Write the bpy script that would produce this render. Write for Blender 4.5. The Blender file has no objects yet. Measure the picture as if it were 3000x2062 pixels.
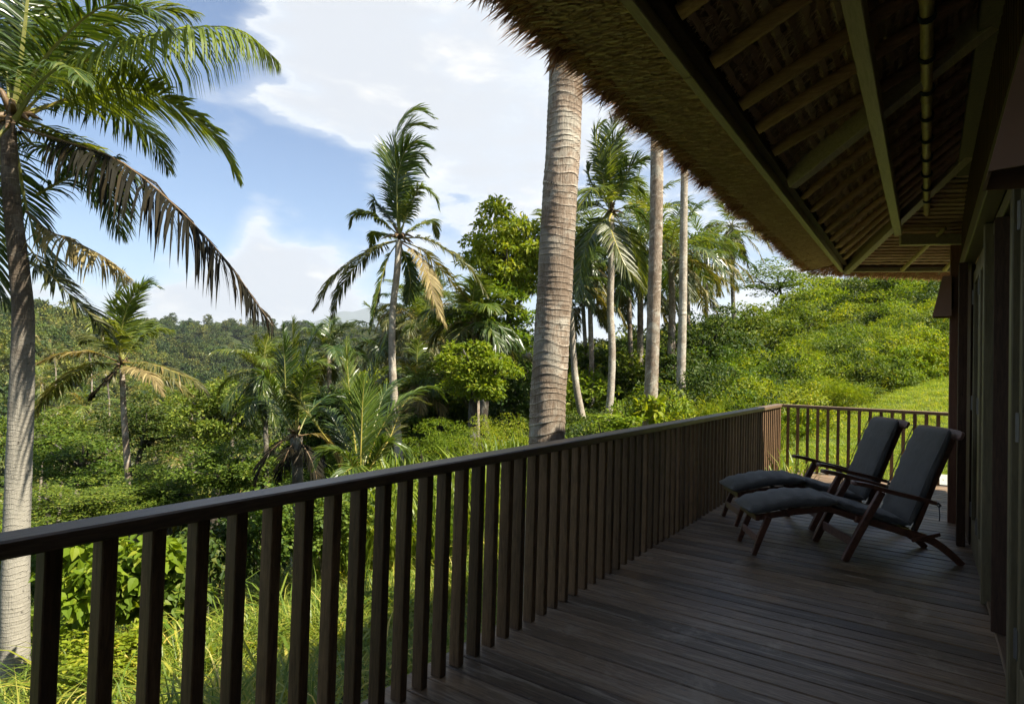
import bpy, bmesh, math, random
import numpy as np
from mathutils import Vector, Matrix
from math import sin, cos, pi, sqrt, radians, atan2, degrees, tan, acos, asin, exp
C = bpy.context.scene
rng = np.random.default_rng(7)
random.seed(7)

# ------------------------------------------------------------------ camera
YAW, PITCH, ROLL, F = 0.59979221, 0.02402709, -0.02910663, 1778.7
_f = np.array([cos(YAW)*cos(PITCH), sin(YAW)*cos(PITCH), sin(PITCH)])
_r = np.array([sin(YAW), -cos(YAW), 0.0]); _d = np.cross(_f, _r)
CM = np.array([_r*cos(ROLL)+_d*sin(ROLL), -_r*sin(ROLL)+_d*cos(ROLL), _f])
cd = bpy.data.cameras.new('camera'); cam = bpy.data.objects.new('camera', cd); C.collection.objects.link(cam)
cd.sensor_width = 36; cd.lens = F*36/3000; cd.clip_start = 0.05; cd.clip_end = 30000
mw = Matrix.Identity(4)
for i in range(3):
    mw[i][0] = CM[0][i]; mw[i][1] = -CM[1][i]; mw[i][2] = -CM[2][i]
cam.matrix_world = mw
C.camera = cam

# ------------------------------------------------------------------ render settings, light
C.render.engine = 'CYCLES'
C.view_settings.view_transform = 'Standard'; C.view_settings.look = 'None'
C.view_settings.exposure = 1.9; C.view_settings.gamma = 1; C.view_settings.use_curve_mapping = False
C.cycles.use_denoising = True
C.cycles.max_bounces = 6; C.cycles.diffuse_bounces = 4; C.cycles.glossy_bounces = 2
C.cycles.transmission_bounces = 4; C.cycles.transparent_max_bounces = 6; C.cycles.volume_bounces = 0
C.cycles.use_adaptive_sampling = True; C.cycles.adaptive_threshold = 0.012
SUN_EL, SUN_DIR = 50.0, np.array([0.12, -1.0])          # direction towards the sun on the ground
SUN_DIR = SUN_DIR/np.linalg.norm(SUN_DIR)
to_sun = Vector((SUN_DIR[0]*cos(radians(SUN_EL)), SUN_DIR[1]*cos(radians(SUN_EL)), sin(radians(SUN_EL))))
sl = bpy.data.lights.new('sun', 'SUN'); sl.energy = 4.0; sl.angle = radians(0.6); sl.color = (1, 0.92, 0.77)
so = bpy.data.objects.new('sun', sl); C.collection.objects.link(so)
so.rotation_euler = (-to_sun).to_track_quat('-Z', 'Y').to_euler()

W = bpy.data.worlds.new('World'); C.world = W; W.use_nodes = True
wn = W.node_tree; wn.nodes.clear()
def N(t, typ, **kw):
    n = t.nodes.new(typ)
    for k, v in kw.items():
        if k.startswith('i_'):
            n.inputs[k[2:].replace('_', ' ')].default_value = v
        else: setattr(n, k, v)
    return n
def math_(t, op, a, b=None, clamp=False, c=None):
    n = t.nodes.new('ShaderNodeMath'); n.operation = op; n.use_clamp = clamp
    for i, x in enumerate((a, b, c)):
        if x is None: continue
        if isinstance(x, (int, float)): n.inputs[i].default_value = x
        else: t.links.new(x, n.inputs[i])
    return n.outputs[0]
def mixc(t, fac, a, b, mode='MIX'):
    n = t.nodes.new('ShaderNodeMix'); n.data_type = 'RGBA'; n.blend_type = mode
    for k, x in ((0, fac), (6, a), (7, b)):
        if isinstance(x, (int, float)): n.inputs[k].default_value = x
        elif isinstance(x, (tuple, list)): n.inputs[k].default_value = (*x[:3], 1)
        else: t.links.new(x, n.inputs[k])
    return n.outputs[2]
def ramp(t, fac, stops):
    n = t.nodes.new('ShaderNodeValToRGB'); e = n.color_ramp.elements
    while len(e) < len(stops): e.new(0.5)
    for el, (p, c) in zip(e, stops):
        el.position = p; el.color = (*c, 1) if isinstance(c, (tuple, list)) else (c, c, c, 1)
    t.links.new(fac, n.inputs[0]); return n.outputs[0]
def smooth(t, x, a, b):
    n = t.nodes.new('ShaderNodeMapRange'); n.interpolation_type = 'SMOOTHSTEP'
    t.links.new(x, n.inputs[0]); n.inputs[1].default_value = a; n.inputs[2].default_value = b
    n.inputs[3].default_value = 0; n.inputs[4].default_value = 1
    return n.outputs[0]

sky = N(wn, 'ShaderNodeTexSky', sky_type='NISHITA', sun_disc=False)
sky.sun_elevation = radians(SUN_EL)
sky.sun_rotation = atan2(SUN_DIR[0], SUN_DIR[1])
sky.altitude = 500; sky.air_density = 1.0; sky.dust_density = 0.6; sky.ozone_density = 1.5
tc = N(wn, 'ShaderNodeTexCoord')
def dirv(x, y):                                           # world direction of a point of the photograph
    v = CM.T @ np.array([(x*1.292-1500)/F, (y*1.292-1031)/F, 1.0]); return v/np.linalg.norm(v)
sep = N(wn, 'ShaderNodeSeparateXYZ'); wn.links.new(tc.outputs['Generated'], sep.inputs[0])
# stretch towards the horizon, so the cloud layer recedes
zc = math_(wn, 'MAXIMUM', sep.outputs[2], 0.0)
den = math_(wn, 'ADD', zc, 0.35)
cmb = N(wn, 'ShaderNodeCombineXYZ')
wn.links.new(math_(wn, 'DIVIDE', sep.outputs[0], den), cmb.inputs[0])
wn.links.new(math_(wn, 'DIVIDE', sep.outputs[1], den), cmb.inputs[1])
wn.links.new(math_(wn, 'MULTIPLY', zc, 3.2), cmb.inputs[2])
def noise(t, vec, scale, detail=6, rough=0.55, dist=0.0, off=None):
    if off is not None:
        a = t.nodes.new('ShaderNodeVectorMath'); a.operation = 'ADD'; t.links.new(vec, a.inputs[0]); a.inputs[1].default_value = off; vec = a.outputs[0]
    n = t.nodes.new('ShaderNodeTexNoise'); t.links.new(vec, n.inputs['Vector'])
    n.inputs['Scale'].default_value = scale; n.inputs['Detail'].default_value = detail
    n.inputs['Roughness'].default_value = rough; n.inputs['Distortion'].default_value = dist
    return n.outputs[0]
n1 = noise(wn, cmb.outputs[0], 1.5, 9, 0.56, 0.35)
n2 = noise(wn, cmb.outputs[0], 5.5, 8, 0.6, 0.2)
vo = wn.nodes.new('ShaderNodeTexVoronoi'); vo.feature = 'SMOOTH_F1'; vo.inputs['Scale'].default_value = 5.5; vo.inputs['Smoothness'].default_value = 0.35
vo.inputs['Detail'].default_value = 3.0; vo.inputs['Roughness'].default_value = 0.55
wv = wn.nodes.new('ShaderNodeVectorMath'); wv.operation = 'MULTIPLY_ADD'
nw_ = wn.nodes.new('ShaderNodeTexNoise'); nw_.inputs['Scale'].default_value = 4.0; nw_.inputs['Detail'].default_value = 6; wn.links.new(cmb.outputs[0], nw_.inputs['Vector'])
wn.links.new(nw_.outputs['Color'], wv.inputs[0]); wv.inputs[1].default_value = (0.35, 0.35, 0.35); wn.links.new(cmb.outputs[0], wv.inputs[2]); wn.links.new(wv.outputs[0], vo.inputs['Vector'])
puff = math_(wn, 'MULTIPLY', math_(wn, 'SUBTRACT', 0.45, vo.outputs['Distance']), 0.13)
dens = math_(wn, 'ADD', math_(wn, 'MULTIPLY', n1, 0.60), math_(wn, 'MULTIPLY', n2, 0.40))
dens = math_(wn, 'ADD', dens, puff)
LOBES = [((980, 230), 0.27, 0.21), ((720, 60), 0.15, 0.18), ((1150, 120), 0.30, 0.13), ((605, 470), 0.065, 0.26), ((590, 600), 0.085, 0.26), ((680, 630), 0.09, 0.22), ((760, 660), 0.08, 0.14), ((450, 690), 0.10, 0.15), ((180, 720), 0.15, 0.10),
         ((1250, 480), 0.25, 0.08), ((420, 720), 0.13, 0.10), ((1600, 560), 0.25, 0.10), ((560, 250), 0.12, 0.06),
         ((430, 40), 0.13, -0.12), ((690, 410), 0.09, -0.19), ((640, 520), 0.04, -0.14), ((300, 540), 0.15, -0.16), ((350, 440), 0.16, -0.12), ((600, 385), 0.08, -0.12),
         ((830, 470), 0.05, -0.08), ((1000, 60), 0.06, -0.05), ((150, 300), 0.2, -0.06), ((230, 620), 0.09, -0.06)]
for (px, py), rad, amp in LOBES:
    d = dirv(px, py)
    vm = wn.nodes.new('ShaderNodeVectorMath'); vm.operation = 'DISTANCE'
    wn.links.new(tc.outputs['Generated'], vm.inputs[0]); vm.inputs[1].default_value = tuple(d)
    g = smooth(wn, vm.outputs['Value'], rad*1.25, 0.0)
    dens = math_(wn, 'ADD', dens, math_(wn, 'MULTIPLY', g, amp))
hor = smooth(wn, sep.outputs[2], 0.16, 0.0)
dens = math_(wn, 'ADD', dens, math_(wn, 'MULTIPLY', hor, 0.085))
cover = math_(wn, 'MAXIMUM', smooth(wn, dens, 0.49, 0.60), math_(wn, 'MULTIPLY', smooth(wn, dens, 0.38, 0.56), 0.38))
thick = smooth(wn, dens, 0.52, 0.72)
n3 = noise(wn, cmb.outputs[0], 3.2, 7, 0.6, 0.3, off=(0.9, 2.1, 0.25))
shade = math_(wn, 'MULTIPLY', smooth(wn, math_(wn, 'SUBTRACT', n3, math_(wn, 'MULTIPLY', puff, 1.2)), 0.32, 0.60), 0.95)
shade = math_(wn, 'MULTIPLY', shade, smooth(wn, dens, 0.53, 0.62))
ccol = mixc(wn, shade, (1.0, 0.96, 0.88), (0.58, 0.61, 0.66))
ccol = mixc(wn, math_(wn, 'MULTIPLY', math_(wn, 'SUBTRACT', 1.0, thick), 0.45), ccol, (0.62, 0.72, 0.84))
bgs = N(wn, 'ShaderNodeBackground'); bgs.inputs['Strength'].default_value = 0.050
skyc = mixc(wn, 1.0, sky.outputs[0], (0.72, 0.85, 0.95), 'MULTIPLY')
wn.links.new(skyc, bgs.inputs[0])
bgc = N(wn, 'ShaderNodeBackground'); bgc.inputs['Strength'].default_value = 0.36
wn.links.new(ccol, bgc.inputs[0])
mx = N(wn, 'ShaderNodeMixShader'); wn.links.new(math_(wn, 'MULTIPLY', cover, 0.97), mx.inputs[0])
wn.links.new(bgs.outputs[0], mx.inputs[1]); wn.links.new(bgc.outputs[0], mx.inputs[2])
wo = N(wn, 'ShaderNodeOutputWorld'); wn.links.new(mx.outputs[0], wo.inputs[0])
W.cycles.sampling_method = 'MANUAL'; W.cycles.sample_map_resolution = 512

# ------------------------------------------------------------------ helpers
def at(x, y, D):                                          # point seen at (x, y) of a 2322 px wide photograph, D metres ahead
    return CM.T @ np.array([(x*1.292-1500)/F*D, (y*1.292-1031)/F*D, D])
def link(name, me, mats=(), parent=None):
    o = bpy.data.objects.new(name, me); C.collection.objects.link(o)
    if me is not None and len(me.materials) == 0:
        for m in mats: me.materials.append(m)
    if parent is not None: o.parent = parent
    return o
def tag(o, label=None, cat=None, group=None, kind=None):
    if label: o['label'] = label
    if cat: o['category'] = cat
    if group: o['group'] = group
    if kind: o['kind'] = kind
    return o
def empty(name, loc=(0, 0, 0), rz=0.0, **kw):
    o = bpy.data.objects.new(name, None); C.collection.objects.link(o)
    o.location = loc; o.rotation_euler = (0, 0, rz); o.empty_display_size = 0.1
    return tag(o, **kw)
def mesh_np(name, V, faces, midx=None, smoothf=False, attrs=None):
    """faces: list of int arrays (k,3) or (k,4); midx: list of ints, one per array"""
    me = bpy.data.meshes.new(name)
    V = np.asarray(V, dtype=np.float32); faces = [np.asarray(f, dtype=np.int32) for f in faces]
    keep = [i for i, f in enumerate(faces) if len(f)]
    if midx is None: midx = [0]*len(faces)
    faces_k = [faces[i] for i in keep]; mk = [midx[i] for i in keep]
    nl = sum(f.size for f in faces_k); nf = sum(len(f) for f in faces_k)
    me.vertices.add(len(V)); me.vertices.foreach_set('co', V.ravel())
    me.loops.add(nl); me.loops.foreach_set('vertex_index', np.concatenate([f.ravel() for f in faces_k]))
    tot = np.concatenate([np.full(len(f), f.shape[1], np.int32) for f in faces_k])
    st = np.concatenate([[0], np.cumsum(tot)[:-1]]).astype(np.int32)
    me.polygons.add(nf); me.polygons.foreach_set('loop_start', st); me.polygons.foreach_set('loop_total', tot)
    me.polygons.foreach_set('material_index', np.concatenate([np.full(len(f), m, np.int32) for f, m in zip(faces_k, mk)]))
    me.polygons.foreach_set('use_smooth', np.full(nf, bool(smoothf)))
    if attrs:
        for k, a in attrs.items():
            at_ = me.attributes.new(k, 'FLOAT', 'POINT'); at_.data.foreach_set('value', np.asarray(a, np.float32))
    me.update(calc_edges=True)
    return me
class MB:
    """collects boxes, tubes and prisms into one mesh"""
    def __init__(s): s.V = []; s.Q = []; s.T = []; s.n = 0
    def add(s, v, q=(), t=()):
        v = np.asarray(v, float).reshape(-1, 3)
        if len(q): s.Q.append(np.asarray(q).reshape(-1, 4)+s.n)
        if len(t): s.T.append(np.asarray(t).reshape(-1, 3)+s.n)
        s.V.append(v); s.n += len(v)
    def box(s, a, b, ch=0.004):
        """box between corners a, b with chamfered edges"""
        a = np.minimum(a, b).astype(float); b2 = np.maximum(a, b).astype(float); b = np.maximum(np.asarray(b, float), b2)
        c = (a+b)/2; h = (b-a)/2
        s.obox(c, np.eye(3), h, ch)
    def obox(s, c, ax, h, ch=0.004):
        ch = min(ch, *(np.asarray(h)*0.45))
        v = []; idx = {}
        for sx in (-1, 1):
            for sy in (-1, 1):
                for sz in (-1, 1):
                    for k in range(3):
                        p = np.array([sx*h[0], sy*h[1], sz*h[2]])
                        for j in range(3):
                            if j != k: p[j] -= np.sign(p[j])*ch
                        idx[(sx, sy, sz, k)] = len(v); v.append(p)
        v = np.array(v)
        q = []; t = []
        for k in range(3):
            i, j = [(1, 2), (2, 0), (0, 1)][k]
            for sg in (-1, 1):
                ring = []
                for (a_, b_) in ((-1, -1), (1, -1), (1, 1), (-1, 1)):
                    key = [0, 0, 0]; key[k] = sg; key[i] = a_; key[j] = b_
                    ring.append(idx[(*key, k)])
                q.append(ring if sg > 0 else ring[::-1])
        for k in range(3):
            i, j = [(1, 2), (2, 0), (0, 1)][k]
            for a_ in (-1, 1):
                for b_ in (-1, 1):
                    def kk(sg, f):
                        key = [0, 0, 0]; key[k] = sg; key[i] = a_; key[j] = b_; return idx[(*key, f)]
                    r4 = [kk(-1, i), kk(1, i), kk(1, j), kk(-1, j)]
                    q.append(r4 if a_*b_ < 0 else r4[::-1])
        for sx in (-1, 1):
            for sy in (-1, 1):
                for sz in (-1, 1):
                    r3 = [idx[(sx, sy, sz, 0)], idx[(sx, sy, sz, 1)], idx[(sx, sy, sz, 2)]]
                    t.append(r3 if sx*sy*sz > 0 else r3[::-1])
        s.add(np.asarray(c)+v@np.asarray(ax), q, t)
    def beam(s, p0, p1, w, h, up=(0, 0, 1), ch=0.004):
        p0 = np.asarray(p0, float); p1 = np.asarray(p1, float)
        d = p1-p0; L = np.linalg.norm(d); d /= L
        sd = np.cross(up, d); sd /= np.linalg.norm(sd); u = np.cross(d, sd)
        s.obox((p0+p1)/2, np.array([d, sd, u]), (L/2, w/2, h/2), ch)
    def tube(s, pts, radii, n=10, cap=True):
        pts = np.asarray(pts, float); m = len(pts); radii = np.broadcast_to(radii, (m,))
        T = np.gradient(pts, axis=0); T /= np.linalg.norm(T, axis=1)[:, None]
        ref = np.array([0, 0, 1.0]) if abs(T[0][2]) < 0.9 else np.array([1.0, 0, 0])
        a = np.linspace(0, 2*pi, n, endpoint=False); V = []
        S = np.cross(T[0], ref); S /= np.linalg.norm(S)
        for i in range(m):
            S = S-T[i]*(S@T[i]); S /= np.linalg.norm(S); B = np.cross(T[i], S)
            V.append(pts[i]+radii[i]*(np.cos(a)[:, None]*S+np.sin(a)[:, None]*B))
        V = np.concatenate(V); k = np.arange(n); k2 = (k+1) % n; q = []
        for i in range(m-1): q.append(np.stack([i*n+k, i*n+k2, (i+1)*n+k2, (i+1)*n+k], 1))
        t = []
        if cap:
            V = np.vstack([V, pts[0], pts[-1]]); e = m*n
            t = [(e, k2[i], k[i]) for i in range(n)]+[(e+1, (m-1)*n+k[i], (m-1)*n+k2[i]) for i in range(n)]
        s.add(V, np.concatenate(q), t)
    def sweep(s, prof, t0, t1, ax, lat, org, ch=0):
        """closed 2D outline prof [(s,h)] extruded across lat from t0 to t1"""
        prof = np.asarray(prof, float); n = len(prof); ax = np.asarray(ax); lat = np.asarray(lat)
        A = np.asarray(org)+prof[:, :1]*ax+prof[:, 1:2]*np.array([0, 0, 1.0])
        V = np.vstack([A+lat*t0, A+lat*t1]); k = np.arange(n); k2 = (k+1) % n
        q = np.stack([k, k2, n+k2, n+k], 1)
        s.add(V, q)
        s.caps = getattr(s, 'caps', []); base = s.n-2*n
        s.caps.append((base+np.arange(n)[::-1])); s.caps.append(base+n+np.arange(n))
    def mesh(s, name='m', smoothf=False):
        V = np.concatenate(s.V)
        f = []
        if s.Q: f.append(np.concatenate(s.Q))
        if s.T: f.append(np.concatenate(s.T))
        for c in getattr(s, 'caps', []): f.append(np.asarray(c)[None, :])
        return mesh_np(name, V, f, smoothf=smoothf)
    def build(s, name, mat, parent=None, smoothf=False):
        return link(name, s.mesh(name, smoothf), (mat,), parent)

# ------------------------------------------------------------------ materials
def new_mat(name):
    m = bpy.data.materials.new(name); m.use_nodes = True; t = m.node_tree; t.nodes.clear()
    out = t.nodes.new('ShaderNodeOutputMaterial'); p = t.nodes.new('ShaderNodeBsdfPrincipled')
    t.links.new(p.outputs[0], out.inputs[0]); return m, t, p, out
def objvec(t, scale=(1, 1, 1), rnd=7.0):
    c = t.nodes.new('ShaderNodeTexCoord'); mp = t.nodes.new('ShaderNodeMapping'); mp.inputs['Scale'].default_value = scale
    t.links.new(c.outputs['Object'], mp.inputs[0])
    oi = t.nodes.new('ShaderNodeObjectInfo'); a = t.nodes.new('ShaderNodeVectorMath'); a.operation = 'ADD'
    cb = t.nodes.new('ShaderNodeCombineXYZ'); r = math_(t, 'MULTIPLY', oi.outputs['Random'], rnd*10)
    for i in range(3): t.links.new(r, cb.inputs[i])
    t.links.new(mp.outputs[0], a.inputs[0]); t.links.new(cb.outputs[0], a.inputs[1])
    return a.outputs[0], oi.outputs['Random'], c.outputs['Object']
def wood(name, c1, c2, stretch=(1, 1, 1), rough=0.55, bump=0.25, tint=0.35, spec=0.4, stain=None):
    m, t, p, out = new_mat(name)
    v, rnd, ov = objvec(t, stretch)
    g = noise(t, v, 9, 8, 0.65, 0.6); g2 = noise(t, v, 42, 4, 0.6, 0.0)
    f = math_(t, 'ADD', math_(t, 'MULTIPLY', g, 0.7), math_(t, 'MULTIPLY', g2, 0.3))
    col = mixc(t, smooth(t, f, 0.3, 0.7), c1, c2)
    k = math_(t, 'ADD', math_(t, 'MULTIPLY', rnd, tint), 1-tint/2)
    cb = t.nodes.new('ShaderNodeCombineColor')
    for i in range(3): t.links.new(k, cb.inputs[i])
    col = mixc(t, 1.0, col, cb.outputs[0], 'MULTIPLY')
    if stain:
        geo = t.nodes.new('ShaderNodeNewGeometry')
        s1 = noise(t, v, 2.6, 8, 0.7, 0.4)
        gate = math_(t, 'ADD', 0.25, math_(t, 'MULTIPLY', noise(t, v, 1.7, 2, 0.5), 0.9))
        col = mixc(t, math_(t, 'MULTIPLY', math_(t, 'MULTIPLY', smooth(t, s1, 0.50, 0.66), gate), 0.6), col, stain)
        s6 = noise(t, geo.outputs['Position'], 2.1, 8, 0.7, 0.5, off=(7, 3, 0))
        col = mixc(t, math_(t, 'MULTIPLY', smooth(t, s6, 0.54, 0.68), 0.40), col, stain)
        s2 = noise(t, geo.outputs['Position'], 1.1, 5, 0.6, 0.5, off=(4, 9, 1))
        col = mixc(t, math_(t, 'MULTIPLY', smooth(t, s2, 0.55, 0.7), 0.35), col, (stain[0]*1.0, stain[1]*0.72, stain[2]*0.42))
        s3 = noise(t, geo.outputs['Position'], 31, 3, 0.5, 0.0)
        col = mixc(t, math_(t, 'MULTIPLY', smooth(t, s3, 0.66, 0.74), 0.5), col, (0.16, 0.15, 0.14))
        rr = math_(t, 'ADD', math_(t, 'MULTIPLY', s1, 0.35), rough-0.15); t.links.new(rr, p.inputs['Roughness'])
    else: p.inputs['Roughness'].default_value = rough
    t.links.new(col, p.inputs['Base Color'])
    p.inputs['Specular IOR Level'].default_value = spec
    b = t.nodes.new('ShaderNodeBump'); b.inputs['Strength'].default_value = bump; b.inputs['Distance'].default_value = 0.004
    t.links.new(f, b.inputs['Height']); t.links.new(b.outputs[0], p.inputs['Normal'])
    return m
def foliage(name, c1, c2, c3=None, trans=0.35, rough=0.45, spec=0.45, nscale=0.0, shift=0.25, warm=True):
    """leaf material: colour varies leaf by leaf and plant by plant, light passes through"""
    m, t, p, out = new_mat(name)
    c1, c2, c3 = [tuple(np.array(c_)*np.array((1.36, 1.24, 0.80))) for c_ in (c1, c2, c3 or c2)]
    geo = t.nodes.new('ShaderNodeNewGeometry'); oi = t.nodes.new('ShaderNodeObjectInfo')
    r = geo.outputs['Random Per Island']
    col = ramp(t, r, [(0.0, c1), (0.75, c2), (1.0, c3 or c2)])
    n = noise(t, geo.outputs['Position'], nscale if nscale else 0.35, 3, 0.5)
    k = math_(t, 'ADD', math_(t, 'MULTIPLY', math_(t, 'ADD', oi.outputs['Random'], n), shift), 1-shift)
    cb = t.nodes.new('ShaderNodeCombineColor')
    t.links.new(math_(t, 'MULTIPLY', k, k) if warm else k, cb.inputs[0])
    t.links.new(k, cb.inputs[1]); t.links.new(k, cb.inputs[2])
    col = mixc(t, 1.0, col, cb.outputs[0], 'MULTIPLY')
    t.links.new(col, p.inputs['Base Color']); p.inputs['Roughness'].default_value = rough
    p.inputs['Specular IOR Level'].default_value = spec
    tr = t.nodes.new('ShaderNodeBsdfTranslucent'); mxs = t.nodes.new('ShaderNodeMixShader'); mxs.inputs[0].default_value = trans
    tcol = mixc(t, 1.0, col, (1.7, 1.6, 0.5), 'MULTIPLY'); t.links.new(tcol, tr.inputs[0])
    t.links.new(p.outputs[0], mxs.inputs[1]); t.links.new(tr.outputs[0], mxs.inputs[2]); t.links.new(mxs.outputs[0], out.inputs[0])
    return m
def plain(name, c, rough=0.5, metal=0.0, var=0.15, scale=8, spec=0.5):
    m, t, p, out = new_mat(name)
    v, rnd, ov = objvec(t)
    n = noise(t, v, scale, 5, 0.6)
    col = mixc(t, n, tuple(x*(1-var) for x in c), tuple(x*(1+var) for x in c))
    t.links.new(col, p.inputs['Base Color']); p.inputs['Roughness'].default_value = rough
    p.inputs['Metallic'].default_value = metal; p.inputs['Specular IOR Level'].default_value = spec
    return m
M = {}
M['deck'] = wood('deck_wood', (0.085, 0.056, 0.034), (0.24, 0.160, 0.096), (9, 0.7, 3), 0.45, 0.35, 0.95, 0.35, stain=(0.47, 0.385, 0.29))
M['rail'] = wood('rail_wood', (0.095, 0.060, 0.036), (0.19, 0.125, 0.076), (0.7, 9, 9), 0.42, 0.25, 0.2, 0.5)
M['baluster'] = wood('baluster_wood', (0.080, 0.048, 0.026), (0.21, 0.125, 0.066), (9, 9, 0.8), 0.6, 0.3, 0.7, 0.3)
M['frame'] = wood('frame_wood', (0.10, 0.08, 0.042), (0.18, 0.145, 0.075), (6, 6, 0.5), 0.5, 0.15, 0.3, 0.35)
M['darkwood'] = wood('dark_wood', (0.035, 0.020, 0.013), (0.085, 0.046, 0.028), (6, 6, 0.6), 0.65, 0.15, 0.3, 0.15)
M['redwood'] = wood('red_wood', (0.11, 0.045, 0.025), (0.20, 0.085, 0.045), (6, 6, 0.6), 0.5, 0.2, 0.1, 0.4)
M['beam'] = wood('olive_beam_wood', (0.33, 0.27, 0.17), (0.48, 0.41, 0.26), (0.5, 6, 6), 0.45, 0.15, 0.15, 0.4)
M['rafter'] = wood('rafter_wood', (0.26, 0.14, 0.08), (0.46, 0.28, 0.16), (6, 0.6, 6), 0.6, 0.25, 0.35, 0.3)
M['bamboo'] = wood('bamboo', (0.36, 0.28, 0.11), (0.58, 0.46, 0.18), (1, 3, 3), 0.45, 0.1, 0.2, 0.4)
M['teak'] = wood('teak', (0.060, 0.024, 0.014), (0.15, 0.062, 0.036), (3, 3, 3), 0.40, 0.15, 0.2, 0.5)
M['teak_light'] = wood('worn_teak', (0.11, 0.055, 0.040), (0.20, 0.11, 0.085), (3, 3, 3), 0.45, 0.15, 0.2, 0.5)
M['stone'] = plain('paving_stone', (0.33, 0.33, 0.29), 0.8, 0, 0.2, 6)
M['metal'] = plain('steel_hinge', (0.16, 0.15, 0.14), 0.5, 0.6, 0.1, 8)
M['lamp'] = plain('lamp_copper', (0.24, 0.13, 0.085), 0.45, 0.2, 0.2, 5)
M['cord'] = plain('tie_cord', (0.03, 0.035, 0.04), 0.8)
M['interior'] = plain('interior_plaster', (0.10, 0.08, 0.06), 0.8)
M['cane'] = plain('cane_weave', (0.25, 0.20, 0.14), 0.7, 0, 0.5, 60)
def glass_mat():
    m, t, p, out = new_mat('window_glass')
    p.inputs['Base Color'].default_value = (0.95, 0.97, 0.95, 1); p.inputs['Roughness'].default_value = 0.02
    p.inputs['Transmission Weight'].default_value = 1.0; p.inputs['IOR'].default_value = 1.45
    return m
M['glass'] = glass_mat()
def cushion_mat():
    m, t, p, out = new_mat('slate_canvas')
    c = t.nodes.new('ShaderNodeTexCoord')
    w = t.nodes.new('ShaderNodeTexWave'); w.inputs['Scale'].default_value = 260; w.bands_direction = 'X'; t.links.new(c.outputs['Object'], w.inputs[0])
    w2 = t.nodes.new('ShaderNodeTexWave'); w2.inputs['Scale'].default_value = 260; w2.bands_direction = 'Z'; t.links.new(c.outputs['Object'], w2.inputs[0])
    n = noise(t, c.outputs['Object'], 3.5, 5, 0.6, 0.3)
    col = mixc(t, n, (0.072, 0.069, 0.062), (0.110, 0.106, 0.096))
    t.links.new(col, p.inputs['Base Color']); p.inputs['Roughness'].default_value = 0.85
    p.inputs['Sheen Weight'].default_value = 0.25; p.inputs['Specular IOR Level'].default_value = 0.2
    nw = noise(t, c.outputs['Object'], 9, 3, 0.5, 0.8)
    h = math_(t, 'ADD', math_(t, 'MULTIPLY', math_(t, 'ADD', w.outputs[1], w2.outputs[1]), 0.04), nw)
    b = t.nodes.new('ShaderNodeBump'); b.inputs['Strength'].default_value = 0.5; b.inputs['Distance'].default_value = 0.01
    t.links.new(h, b.inputs['Height']); t.links.new(b.outputs[0], p.inputs['Normal'])
    return m
M['cushion'] = cushion_mat()
def thatch_mat(name, c1, c2, c3):
    m, t, p, out = new_mat(name)
    geo = t.nodes.new('ShaderNodeNewGeometry')
    col = ramp(t, geo.outputs['Random Per Island'], [(0.0, c1), (0.6, c2), (1.0, c3)])
    n = noise(t, geo.outputs['Position'], 3.0, 5, 0.6)
    col = mixc(t, math_(t, 'MULTIPLY', smooth(t, n, 0.45, 0.65), 0.35), col, c1)
    t.links.new(col, p.inputs['Base Color']); p.inputs['Roughness'].default_value = 0.75
    p.inputs['Specular IOR Level'].default_value = 0.2
    tr = t.nodes.new('ShaderNodeBsdfTranslucent'); mxs = t.nodes.new('ShaderNodeMixShader'); mxs.inputs[0].default_value = 0.2
    t.links.new(col, tr.inputs[0]); t.links.new(p.outputs[0], mxs.inputs[1]); t.links.new(tr.outputs[0], mxs.inputs[2]); t.links.new(mxs.outputs[0], out.inputs[0])
    return m
M['thatch'] = thatch_mat('thatch_straw', (0.62, 0.43, 0.25), (0.85, 0.66, 0.38), (0.92, 0.79, 0.52))
M['thatch_tip'] = thatch_mat('thatch_straw_weathered', (0.34, 0.17, 0.09), (0.55, 0.30, 0.15), (0.68, 0.44, 0.24))
M['reed'] = thatch_mat('thatch_reed', (0.46, 0.32, 0.19), (0.68, 0.51, 0.32), (0.82, 0.67, 0.44))
def solid_thatch():
    m, t, p, out = new_mat('thatch_body')
    geo = t.nodes.new('ShaderNodeNewGeometry')
    n = noise(t, geo.outputs['Position'], 14, 8, 0.7, 0.5)
    t.links.new(mixc(t, n, (0.30, 0.21, 0.12), (0.62, 0.47, 0.28)), p.inputs['Base Color']); p.inputs['Roughness'].default_value = 0.95
    b = t.nodes.new('ShaderNodeBump'); b.inputs['Distance'].default_value = 0.03; t.links.new(n, b.inputs['Height']); t.links.new(b.outputs[0], p.inputs['Normal'])
    return m
M['thatch_body'] = solid_thatch()
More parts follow.
